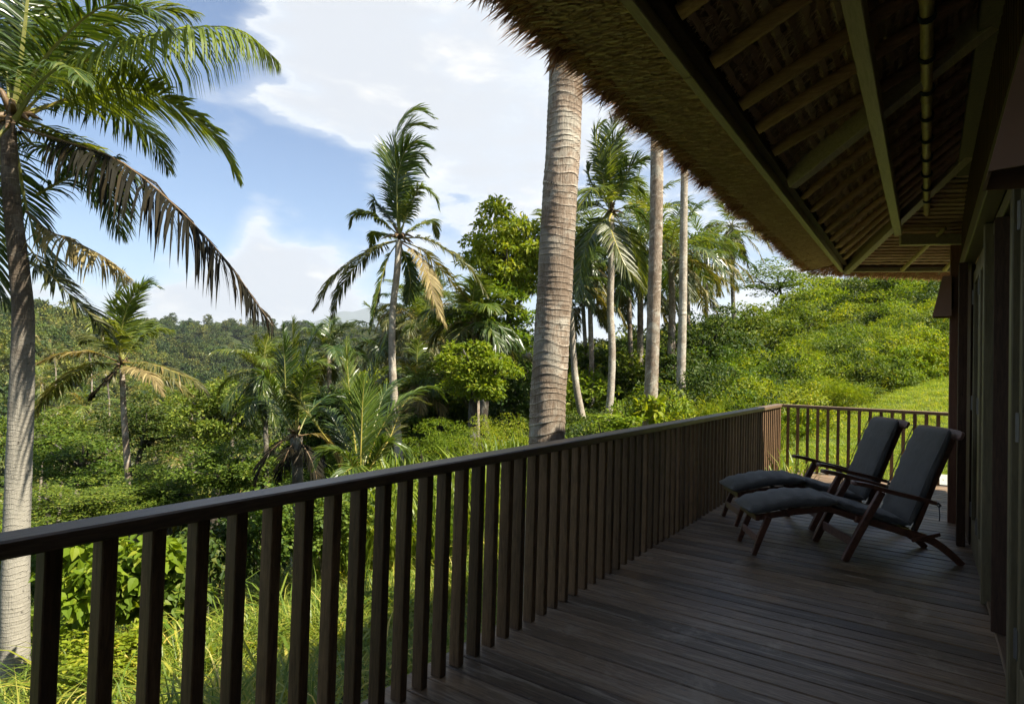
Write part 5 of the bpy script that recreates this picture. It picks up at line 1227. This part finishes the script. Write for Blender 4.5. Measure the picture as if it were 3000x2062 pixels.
# crown right of the big trunk
D8 = 21; c8 = at(1385, 478, D8); p8 = empty('coconut_palm', c8); tag(p8, 'coconut palm right of the thick trunk with its fronds blown upright', 'palm tree')
tp = [at(1385, 490, D8), at(1386, 600, D8), at(1384, 700, D8), at(1388, 800, D8), at(1384, 900, D8), at(1377, 970, D8)]; tp.append(down_to_ground(tp[-1]))
palm_trunk(p8, c8, tp, [0.11, 0.11, 0.115, 0.12, 0.125, 0.14, 0.17], M['trunk_grey'], 18, n=14, pitch=0.12, step=0.04, amp=0.05)
D = D8; kw = dict(n=76, L=0.95, w=0.055, segs=3, rach=0.035)
for i, (pts, m, k) in enumerate([
    ([(1385, 470, 0), (1375, 400, 0), (1378, 320, 0), (1400, 265, .2), (1440, 262, .3)], G, dict(hang=.4)),
    ([(1385, 470, 0), (1390, 380, .3), (1402, 310, .4), (1432, 280, .5), (1470, 300, .6)], Li, dict(hang=.4)),
    ([(1385, 470, 0), (1368, 410, -.3), (1355, 340, -.4), (1348, 300, -.4), (1365, 275, -.4)], G, dict(hang=.3)),
    ([(1387, 475, 0), (1410, 420, -.3), (1440, 370, -.5), (1475, 360, -.7)], Dk, dict(hang=.6)),
    ([(1383, 475, 0), (1360, 440, .3), (1335, 405, .4), (1330, 370, .4)], Dk, dict(hang=.6, L=.6)),
    ([(1383, 478, 0), (1345, 465, -.3), (1305, 470, -.6), (1270, 520, -.9)], Dk, dict(hang=.7)),
    ([(1388, 480, 0), (1420, 470, 0), (1465, 500, -.1), (1490, 570, -.2)], Dk, dict(hang=.7)),
    ([(1383, 482, 0), (1360, 500, .4), (1335, 545, .8), (1325, 620, 1)], Dk, dict(hang=.6)),
    ([(1386, 485, -.3), (1382, 500, -.8), (1400, 560, -1.4), (1430, 620, -1.8), (1470, 660, -2)], Mx, dict(hang=.5)),
    ([(1388, 484, 0), (1420, 520, .3), (1445, 580, .5), (1460, 660, .6)], G, dict(hang=.6)),
    ([(1383, 484, 0), (1350, 520, -.4), (1320, 590, -.7), (1312, 680, -.9)], Dk, dict(hang=.6)),
    ([(1385, 475, 0), (1402, 420, 1), (1430, 410, 1.6), (1460, 450, 2)], G, dict(hang=.6)),
    ([(1385, 475, 0), (1360, 430, -1), (1340, 430, -1.6), (1320, 470, -2)], G, dict(hang=.6)),
    ([(1386, 486, 0), (1400, 540, .6), (1410, 620, .8), (1400, 700, .8)], Dk, dict(hang=.5)),
    ([(1385, 470, 0), (1384, 390, -.5), (1388, 330, -.7), (1415, 300, -.8)], Dk, dict(hang=.5))]):
    FR(p8, c8, [(x, y, D+d) for x, y, d in pts], 140+i, mats=m, **{**kw, **k})
sheath(p8, 10, 1.2)
auto_palm('straight ringed palm trunk rising in front of the others into the thatch', (1494, -420), 12.5, [(1493, 200), (1490, 330), (1488, 500), (1484, 650), (1480, 780), (1476, 900), (1474, 960)], [0.11, 0.112, 0.12, 0.125, 0.13, 0.135, 0.14, 0.145, 0.17], M['trunk'], 31, 3.0, 14)
auto_palm('slender smooth grey palm trunk just right of the straight ringed one', (1556, -160), 19, [(1555, 250), (1552, 390), (1550, 540), (1548, 700), (1544, 850), (1541, 960)], [0.08, 0.085, 0.095, 0.105, 0.115, 0.13, 0.14, 0.17], M['trunk_grey'], 32, 3.2, 14)
auto_palm('bushy coconut palm behind the two bare trunks, one frond reaching right', (1522, 575), 26, [(1524, 700), (1522, 800), (1519, 930)], [0.13, 0.14, 0.15, 0.17, 0.2], M['trunk'], 33, 3.4, 24, lf=0.95, nl=50, mats=(G, Dk, Mx))
auto_palm('dark coconut palm right behind the upright crowned palm', (1450, 520), 30, [(1452, 700), (1450, 900)], [0.14, 0.15, 0.16, 0.2], M['trunk'], 34, 3.6, 22, lf=0.95, nl=48, mats=(G, Dk, Dk))
auto_palm('slim distant palm with a drooping crown seen under the thatch edge', (1658, 512), 44, [(1660, 560), (1661, 640), (1664, 735), (1664, 800)], [0.13, 0.13, 0.14, 0.15, 0.16, 0.18], M['bark'], 35, 3.6, 20, up=(60, -60), lf=0.9, mats=(G, Mx, Mx))
auto_palm('coconut palm whose crown peeps out left of the thick trunk', (1262, 560), 26, [(1262, 700), (1268, 900)], [0.11, 0.12, 0.13, 0.15], M['trunk'], 36, 3.3, 22, mats=(G, Dk, Dk))
auto_palm('leaning slender palm just right of the thick trunk', (1290, 640), 24, [(1296, 730), (1300, 800), (1306, 870), (1320, 945), (1330, 990)], [0.10, 0.11, 0.12, 0.13, 0.14, 0.15, 0.17], M['trunk_grey'], 37, 2.9, 20, mats=(Dk, Dk, Mx))
auto_palm('thin palm between the leaning one and the upright crowned one', (1322, 690), 30, [(1328, 790), (1336, 880), (1340, 940)], [0.10, 0.10, 0.11, 0.12, 0.15], M['trunk_grey'], 38, 2.8, 20, mats=(G, Dk, Mx))
auto_palm('low bushy palm in front of the dark thicket right of the trunks', (1560, 640), 32, [(1560, 760), (1558, 860)], [0.12, 0.12, 0.13, 0.15], M['trunk'], 39, 3.0, 20, mats=(G, Mx, Mx))
auto_palm('palm with a pale crown left of the bright leafy tree', (955, 735), 34, [(958, 840), (960, 960)], [0.12, 0.12, 0.13, 0.16], M['trunk'], 40, 3.2, 22, lf=0.9, mats=(G, Mx, Mx))
auto_palm('palm with tan lower fronds beside the bright leafy tree', (1010, 775), 30, [(1008, 860), (1006, 950)], [0.12, 0.12, 0.13, 0.16], M['trunk'], 41, 3.0, 22, lf=0.9, mats=(G, Mx, Ta))
auto_palm('palm showing its leaves above the middle palm stem', (880, 770), 38, [(882, 860), (884, 960)], [0.12, 0.12, 0.13, 0.16], M['trunk'], 42, 3.0, 22, lf=0.9, mats=(G, Dk, Mx))
auto_palm('dark palm right of the young palm with the dead skirt', (745, 800), 33, [(747, 880), (748, 1000)], [0.12, 0.12, 0.13, 0.16], M['trunk'], 43, 2.8, 20, lf=0.9, mats=(Dk, Dk, Mx))
auto_palm('palm with a stubby pale trunk in front of the thicket', (950, 870), 26, [(952, 930), (954, 990)], [0.10, 0.10, 0.11, 0.13], M['trunk_grey'], 44, 2.2, 18, mats=(G, Mx, Ta))
auto_palm('palm with two tone leaves left of the thick trunk', (1130, 800), 27, [(1132, 880), (1134, 960)], [0.10, 0.10, 0.11, 0.13], M['trunk_grey'], 45, 2.6, 18, mats=(G, Mx, Ta))
auto_palm('tall feathery palm with fine silver leaflets left of the young palms', (600, 850), 15, [(602, 950), (604, 1060)], [0.06, 0.06, 0.07, 0.09], M['bark'], 46, 1.35, 34, up=(88, -80), lf=0.42, nl=60, w=0.022, mats=(G, Dk, Dk), name='feather_palm')
for i, (x, y, D, L) in enumerate([(200, 790, 120, 4), (240, 845, 105, 4), (120, 800, 140, 4), (135, 925, 60, 3.3), (200, 935, 48, 3.0), (405, 960, 46, 3.0), (430, 900, 60, 3.4), (95, 870, 80, 3.6), (60, 760, 150, 4.5),
                                  (345, 905, 58, 3), (520, 890, 62, 3.2), (170, 1010, 34, 2.4), (380, 1040, 33, 2.2)]):
    where = ['high on the far left slope', 'on the left slope behind the shorter palm', 'near the top of the left slope', 'with a bare leaning stem beside the left palm trunk', 'star shaped, in the valley under the shorter palm', 'in the valley right of the shorter palm stem', 'above the dark thicket left of centre', 'beside the left palm trunk halfway up the slope', 'on the skyline at the far left', 'peeping over the dark broadleaf tree', 'at the foot of the dark far ridge', 'low and yellowish beside the left trunk', 'low, behind the bushes right of the shorter palm stem'][i]
    auto_palm('distant palm '+where, (x, y), D, [(x+4, y+90*30/D)], [0.13, 0.14, 0.16], M['trunk'], 200+i, L, 18, lf=1.0, nl=20, w=0.10, mats=(G, Mx, Mx), group='palms scattered in the valley', name='distant_palm')

for i, (lab, xy, D, foot, L) in enumerate([
    ('palm crown hanging between the thick trunk and the upright crowned palm', (1335, 590), 27, [(1338, 700), (1342, 900)], 3.0),
    ('palm crown hanging between the upright crowned palm and the straight ringed trunk', (1425, 635), 29, [(1428, 740), (1432, 900)], 3.1),
    ('palm right of the slender grey trunk, touching the thatch edge', (1600, 585), 36, [(1602, 700), (1600, 820)], 3.4),
    ('palm showing over the canopy between the middle palm and the bright tree', (985, 690), 42, [(988, 800), (990, 950)], 3.4),
    ('palm with raised leaves just right of the middle palm stem', (935, 700), 37, [(938, 820), (940, 950)], 3.0),
    ('palm drooping in front of the bright leafy tree', (1075, 735), 20, [(1078, 830), (1080, 960)], 1.9)]):
    auto_palm(lab, xy, D, foot, [0.10, 0.11, 0.12, 0.15], M['trunk'], 60+i, L, 22, lf=0.9, nl=56, mats=(G, Dk, Mx))

# ------------------------------------------------------------------ broadleaf trees and bushes
def tree(label, x, y, D, rx, rz, mat, seed, lobes=42, per=110, leaf=0.16, trunk_r=0.16, squash=0.75, name='broadleaf_tree', group=None, droop=0.3, cat='tree', elong=1.0):
    """crown centred on (x, y) of the photograph, D metres ahead"""
    c = at(x, y, D); e = empty(name, c); tag(e, label, cat, group); r = np.random.default_rng(seed)
    rx *= 1.15; rz *= 1.1; lobes = int(lobes*1.25)
    me = crown_mesh(seed, lobes, per, leaf/rx, leaf*0.55/rx, M[mat], squash, 1.0, droop=droop)
    o = link('crown', me, parent=e); o.scale = (rx, rx*elong, rz)
    g = float(gz(c[0], c[1]))-c[2]-0.3
    mb = MB(); j = r.normal(size=(4, 2))*0.12*rx
    mb.tube([(j[0][0], j[0][1], g), (j[1][0], j[1][1], g*0.6), (j[2][0]*0.5, j[2][1]*0.5, min(-rz*0.5, g*0.25)), (0, 0, rz*0.2)], [trunk_r*1.3, trunk_r, trunk_r*0.8, trunk_r*0.35], 8)
    for i in range(9):
        a = i*2.4+r.uniform(0, 1); el = r.uniform(0.1, 1.1); s = r.uniform(-0.5, 0.1)*rz; d = np.array([cos(a)*cos(el)*rx, sin(a)*cos(el)*rx, sin(el)*rz])*0.75
        mb.tube([(0, 0, s), d*0.5+np.array([0, 0, s*0.6]), d+np.array([0, 0, s*0.3])], [trunk_r*0.45, trunk_r*0.3, trunk_r*0.1], 6)
    mb.build('trunk', M['bark'], e, True); return e
tree('tall bright green leafy tree against the sky left of the thick trunk', 1150, 600, 22, 1.6, 2.2, 'lf_bright', 301, 60, 150, 0.17)
tree('lower round crown under the tall bright tree', 1120, 770, 21, 1.7, 1.8, 'lf_bright', 302, 46, 150, 0.16)
tree('bright bush-like tree left of the thick trunk above the grass', 1085, 850, 18, 1.15, 1.15, 'lf_bright', 303, 46, 130, 0.13)
tree('dark tree filling the gap under the bright tree', 1170, 900, 22, 1.4, 1.4, 'lf_dark', 304, 40, 120, 0.16)
tree('flat topped spreading tree under the thatch edge', 1762, 640, 48, 3.6, 1.9, 'lf_mid', 305, 60, 60, 0.26, 0.14, 0.35, 'spreading_tree')
tree('dark glossy tree at the left of the right hand slope', 1600, 800, 27, 2.1, 2.0, 'lf_dark', 306, 50, 120, 0.18)
tree('dark green tree on the slope above the lawn', 1700, 790, 30, 2.2, 2.3, 'lf_mid', 307, 55, 120, 0.18)
tree('small dark tree behind the slender grey trunk', 1560, 870, 24, 1.3, 1.2, 'lf_dark', 308, 40, 110, 0.16)
tree('yellowish leafy tree in the middle of the right slope', 1850, 700, 44, 2.9, 2.3, 'lf_bright', 309, 55, 90, 0.22)
tree('bright leafy tree near the roof at the top of the right slope', 1980, 680, 46, 2.6, 2.1, 'lf_bright', 310, 55, 90, 0.22)
tree('rounded tree at the top right beside the villa post', 2110, 660, 50, 2.2, 2.0, 'lf_mid', 311, 50, 90, 0.22)
tree('dark tree on the upper slope right of the spreading tree', 1790, 760, 36, 2.0, 1.8, 'lf_mid', 312, 50, 100, 0.2)
tree('dense dark broadleaf tree below the shorter palm', 330, 985, 24, 2.1, 1.5, 'lf_dark', 313, 60, 130, 0.15)
tree('glossy broadleaf tree right of the shorter palm stem', 500, 970, 21, 1.7, 1.5, 'lf_mid', 314, 60, 130, 0.14)
tree('low dark tree between the shorter palm and the left trunk', 190, 1060, 20, 1.9, 1.1, 'lf_mid', 315, 55, 120, 0.14)
tree('spreading olive green tree crown above the railing at the left', 170, 1150, 14.5, 1.6, 0.62, 'lf_mid', 316, 60, 130, 0.10, 0.08, 0.45)
tree('leafy tree behind the shorter palm stem above the railing', 380, 1110, 17, 1.7, 0.9, 'lf_mid', 317, 60, 130, 0.12)
tree('bushy tree left of the young palms above the railing', 520, 1080, 15, 1.2, 0.8, 'lf_mid', 318, 50, 130, 0.11)
tree('dark tree in the shadow behind the young palms', 740, 960, 22, 1.5, 1.3, 'lf_dark', 319, 50, 120, 0.15)
tree('dark tree beside the left palm trunk halfway down the valley', 100, 1000, 30, 2.2, 1.7, 'lf_mid', 320, 50, 100, 0.18)
tree('low round tree behind the middle palm stem', 870, 960, 25, 1.8, 1.2, 'lf_mid', 321, 50, 110, 0.16)
tree('low tree between the middle palm and the bright tree', 1000, 880, 26, 2.0, 1.2, 'lf_mid', 322, 50, 110, 0.16)
tree('dark thicket tree right of the thick trunk', 1340, 850, 30, 2.4, 1.7, 'lf_dark', 323, 55, 100, 0.18)
tree('dark thicket tree behind the straight ringed trunk', 1460, 830, 33, 2.6, 1.9, 'lf_dark', 324, 55, 100, 0.2)

# large-leaved bushes below the railing
def bush(label, x, y, z, rx, rz, mat, seed, leaf=0.12, lobes=30, per=60, wid=0.75, group=None, name='leafy_bush'):
    e = empty(name, (x, y, z)); tag(e, label, 'bush', group)
    me = crown_mesh(seed, lobes, per, leaf/rx, leaf*wid/rx, M[mat], 0.85, 1.0, droop=0.7, name='foliage', ovate=(name == 'large_leaved_bush' or leaf >= 0.16)); o = link('foliage', me, parent=e); o.scale = (rx, rx, rz)
    r = np.random.default_rng(seed); g = float(gz(x, y))-z-0.1; mb = MB()
    for i in range(6):
        a = r.uniform(0, 6.3); mb.tube([(cos(a)*0.1, sin(a)*0.1, g), (cos(a)*rx*0.3, sin(a)*rx*0.3, g*0.4), (cos(a)*rx*0.6, sin(a)*rx*0.6, rz*0.3)], [0.02, 0.015, 0.006], 5)
    mb.build('stem', M['bark'], e, True)
    return e
def bush_at(label, px, py, D, rx, rz, mat, seed, **k):
    p = at(px, py, D); return bush(label, p[0], p[1], p[2], rx, rz, mat, seed, **k)
bush_at('large leaved climbing bush seen between the nearest balusters', 255, 1330, 6.6, 0.72, 0.80, 'lf_bright', 401, leaf=0.13, lobes=34, per=70, name='large_leaved_bush')
bush_at('large leaved bush right of the nearest one behind the balusters', 370, 1320, 6.9, 0.65, 0.62, 'lf_mid', 402, leaf=0.12, lobes=30, per=70, name='large_leaved_bush')
bush_at('bright weedy bush around the foot of the left palm trunk', 90, 1440, 8.4, 0.7, 0.5, 'lf_bright', 403, leaf=0.09)
bush_at('dark leafy bush behind the balusters near the middle', 640, 1210, 8.6, 0.9, 0.75, 'lf_mid', 404, leaf=0.08, lobes=40, per=80)
bush_at('dark bush in the shade behind the fifth baluster', 490, 1260, 8.2, 0.7, 0.7, 'lf_dark', 405, leaf=0.09, lobes=36)
bush_at('tangle of small leaves below the big leaved bush', 250, 1500, 5.6, 0.55, 0.30, 'lf_bright', 406, leaf=0.06, lobes=36, per=80)
bush_at('low bush behind the railing under the young palm', 760, 1180, 8.8, 0.8, 0.6, 'lf_mid', 407, leaf=0.07, lobes=40, per=80)
bush_at('creeper covered dark bush on the slope right of the lawn edge', 2020, 850, 23, 2.0, 1.2, 'lf_dark', 408, leaf=0.14, lobes=60, per=110)
bush_at('creeper covered bush at the right behind the lawn', 2110, 830, 25, 2.0, 1.3, 'lf_mid', 409, leaf=0.14, lobes=60, per=110)
bush_at('vine covered bush above the creeper bush', 2070, 770, 28, 2.0, 1.1, 'lf_mid', 410, leaf=0.14, lobes=60, per=100)
bush_at('leafy bush at the foot of the slope left of the lawn', 1680, 910, 17, 1.1, 0.62, 'lf_mid', 411, leaf=0.11, lobes=44, per=90)
bush_at('leafy bush overhanging the corner of the railing', 1800, 905, 18.5, 1.3, 0.55, 'lf_mid', 412, leaf=0.11, lobes=44, per=90)
bush_at('large leaved plant at the foot of the straight ringed trunk', 1468, 935, 12.3, 0.42, 0.42, 'lf_bright', 413, leaf=0.16, lobes=14, per=22)
bush_at('dark shrub in the hollow of the right slope', 1640, 880, 21, 1.2, 0.9, 'lf_dark', 414, leaf=0.12, lobes=44, per=90)
bush_at('rounded shrub in the middle of the right slope', 1880, 800, 30, 1.8, 1.2, 'lf_mid', 415, leaf=0.15, lobes=50, per=90)
bush_at('feathery light green shrub left of the thick trunk', 1130, 1010, 13, 1.0, 0.85, 'lf_bright', 416, leaf=0.07, lobes=50, per=110, wid=0.25)
bush_at('feathery light green shrub right of the middle palm stem', 1010, 1030, 13.5, 1.1, 0.9, 'lf_bright', 417, leaf=0.07, lobes=50, per=110, wid=0.25)
bush_at('pale leafed weed clump right of the thick trunk', 1400, 960, 11, 0.6, 0.25, 'lf_bright', 418, leaf=0.10, lobes=20, per=40)

# ---- masses nobody could count
crownF = [crown_mesh(500+i, 16, 34, 0.20, 0.13, M['lf_forest'], 0.8, 0.9) for i in range(5)]
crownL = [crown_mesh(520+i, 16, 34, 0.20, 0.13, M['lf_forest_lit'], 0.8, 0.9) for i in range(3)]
def mini_palm(seed, m=Mx):
    r = np.random.default_rng(seed); Vs = []; Qs = []; k0 = 0; ms = []
    fr = [frond_mesh(p, seed+i, n=12, L=0.30, w=0.07, segs=2, mats=m, hang=.7, rach=0.012) for i, (p, u) in enumerate(rand_fronds(r, 12, 1.0))]
    V = []; F = []; k = 0
    for me in fr:
        v = np.zeros(len(me.vertices)*3, np.float32); me.vertices.foreach_get('co', v); V.append(v.reshape(-1, 3))
        for p in me.polygons:
            F.append([i+k for i in p.vertices])
        k += len(me.vertices)
    q = np.array([f for f in F if len(f) == 4]); t = np.array([f for f in F if len(f) == 3])
    me = mesh_np('palm_crown', np.concatenate(V), [q, t]); me.materials.append(m[0]); return me
palmF = [mini_palm(540), mini_palm(560, G)]
forest = crownF+crownL+palmF
P, a, R = scatter_polar(15000, -62, 16, 130, 1050, 601, logr=True)
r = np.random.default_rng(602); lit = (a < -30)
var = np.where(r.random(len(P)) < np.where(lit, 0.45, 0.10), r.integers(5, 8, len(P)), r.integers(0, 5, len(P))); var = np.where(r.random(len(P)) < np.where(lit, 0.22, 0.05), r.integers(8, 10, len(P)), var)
s = r.uniform(2.6, 6.0, len(P))*(0.75+0.25*np.clip(R/400, 0, 1)); P[:, 2] += s*0.5
S = np.stack([s, s, s*r.uniform(0.8, 1.5, len(P))], 1)
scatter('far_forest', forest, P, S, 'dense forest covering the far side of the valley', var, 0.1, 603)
P, a, R = scatter_polar(4200, -62, 14, 28, 150, 611, logr=True); r = np.random.default_rng(612)
s = (1.0+2.2*r.random(len(P))**1.6); P[:, 2] += s*0.45; S = np.stack([s, s, s*r.uniform(0.7, 1.2, len(P))], 1)
var = r.integers(0, 10, len(P)); var = np.where(r.random(len(P)) < .5, r.integers(0, 5, len(P)), var)
cN = [crown_mesh(620+i, 30, 95, 0.085, 0.045, M[['lf_mid', 'lf_dark', 'lf_bright', 'lf_mid', 'lf_bright'][i]], 0.85, 0.9) for i in range(5)]
scatter('valley_thicket', cN+crownL+palmF, P, S, 'thicket of trees and shrubs filling the near side of the valley', var, 0.15, 613)
# right-hand slope
cB = crown_mesh(630, 30, 95, 0.09, 0.04, M['lf_bright'], 0.9, 0.9); cB2 = crown_mesh(631, 30, 110, 0.16, 0.014, M['lf_bright'], 0.9, 0.9); cD = crown_mesh(632, 30, 95, 0.08, 0.045, M['lf_dark'], 0.9, 0.9)
P, a, R = scatter_polar(3000, 12, 52, 15, 120, 621, logr=True); ok = R > lawn_far(a)+0.5; P, a, R = P[ok], a[ok], R[ok]; r = np.random.default_rng(622)
s = (0.35+1.25*r.random(len(P))**2.2)*(0.6+R/45); s = np.minimum(s, 3.0)*np.where((a > 24) & (R < 40), 0.75, 1); P[:, 2] += s*0.25; S = np.stack([s, s, s*r.uniform(0.7, 1.25, len(P))], 1)
scatter('slope_undergrowth', [cN[0], cN[2], cN[3], cB, cB2, cN[1], cN[2], cD], P, S, 'tangled green undergrowth over the right hand slope', None, 0.2, 623)
P, a, R = scatter_polar(1500, -50, 14, 14, 36, 631); r = np.random.default_rng(632)
s = r.uniform(0.4, 1.1, len(P))*(0.6+R/36); P[:, 2] += s*0.3
scatter('bank_undergrowth', cN[:4], P, np.stack([s, s, s*0.8], 1), 'low green shrubs on the bank behind the railing', None, 0.2, 633)
# grasses
gT = [grass_mesh(700+i, 46, 1.0, 0.75, M['grass'], 0.010, 0.30, 4) for i in range(4)]+[grass_mesh(710+i, 40, 1.0, 0.95, M['grass_y'], 0.012, 0.32, 4) for i in range(2)]+[grass_mesh(716+i, 16, 0.9, 1.1, M['grass'], 0.030, 0.22, 4) for i in range(2)]
def near_grass(n, x0, x1, y0, y1, seed, hmin, hmax, label, name):
    r = np.random.default_rng(seed); x = r.uniform(x0, x1, n); y = r.uniform(y0, y1, n); P = np.stack([x, y, gz(x, y)], 1); s = r.uniform(hmin, hmax, n)
    s *= 0.75+0.35*np.sin(x*1.1+y*0.7)*np.sin(y*1.3); scatter(name, gT, P, np.stack([s, s, s], 1), label, None, 0.12, seed)
near_grass(3000, -2, 11, 2.3, 9.0, 641, 0.55, 1.05, 'tall yellow green grass on the bank below the deck', 'tall_grass')
gC = [grass_mesh(740+i, 22, 1.0, 0.5, M['grass'], 0.016, 0.12, 5) for i in range(3)]
P, a, R = scatter_polar(150, -16, 1, 9.0, 14, 645); r = np.random.default_rng(646); s = r.uniform(1.2, 2.1, len(P))
scatter('cane_grass', gC, P, np.stack([s*.8, s*.8, s], 1), 'tall cane grass standing above the railing in the middle', None, 0.1, 647)
gB = [grass_mesh(720+i, 36, 1.0, 0.55, M['grass'], 0.014, 0.22, 3) for i in range(3)]
P, a, R = scatter_polar(1800, -18, 26, 9, 26, 651); ok = (R < 11) | (R > lawn_far(a)) | (a < 19); P, a, R = P[ok], a[ok], R[ok]; r = np.random.default_rng(652); s = r.uniform(0.5, 1.15, len(P))
scatter('bank_grass', gB, P, np.stack([s, s, s], 1), 'long grass tufts on the bank behind the railing', None, 0.15, 653)
P, a, R = scatter_polar(3600, 10, 52, 13, 80, 661, logr=True); ok = (R > lawn_far(a)+0.2); P, a, R = P[ok], a[ok], R[ok]; r = np.random.default_rng(662); s = r.uniform(0.4, 0.8, len(P))*(0.8+R/45); P[:, 2] += np.where(R > 24, 0.35, 0)*s
scatter('slope_grass', gB, P, np.stack([s, s, s*0.8], 1), 'long arching grass over the right hand slope', None, 0.25, 663)
lw = [grass_mesh(730+i, 60, 0.06, 0.9, M['lawn_blade'], 0.004, 0.22, 2) for i in range(3)]
P, a, R = scatter_polar(9000, 19, 44, 9.8, 26, 671); ok = R < lawn_far(a); P, a, R = P[ok], a[ok], R[ok]; P[:, 2] += 0.03; r = np.random.default_rng(672); s = r.uniform(0.7, 1.6, len(P))
scatter('lawn_grass', lw, P, np.stack([s, s, s], 1), 'short mown grass blades of the lawn', None, 0.1, 673)

# ------------------------------------------------------------------ air
hm = bpy.data.materials.new('haze'); hm.use_nodes = True; ht = hm.node_tree; ht.nodes.clear()
pv_ = ht.nodes.new('ShaderNodeVolumePrincipled'); pv_.inputs['Color'].default_value = (0.86, 0.92, 1.0, 1); pv_.inputs['Density'].default_value = 0.00011; pv_.inputs['Anisotropy'].default_value = 0.2
ho = ht.nodes.new('ShaderNodeOutputMaterial'); ht.links.new(pv_.outputs[0], ho.inputs['Volume'])
hb = bpy.data.meshes.new('haze'); bmh = bmesh.new(); bmesh.ops.create_cube(bmh, size=1.0); bmh.to_mesh(hb); bmh.free()
hz = link('haze', hb, (hm,)); hz.scale = (26000, 26000, 900); hz.location = (0, 0, 450-60); tag(hz, kind='stuff', label='thin pale haze over the valley')
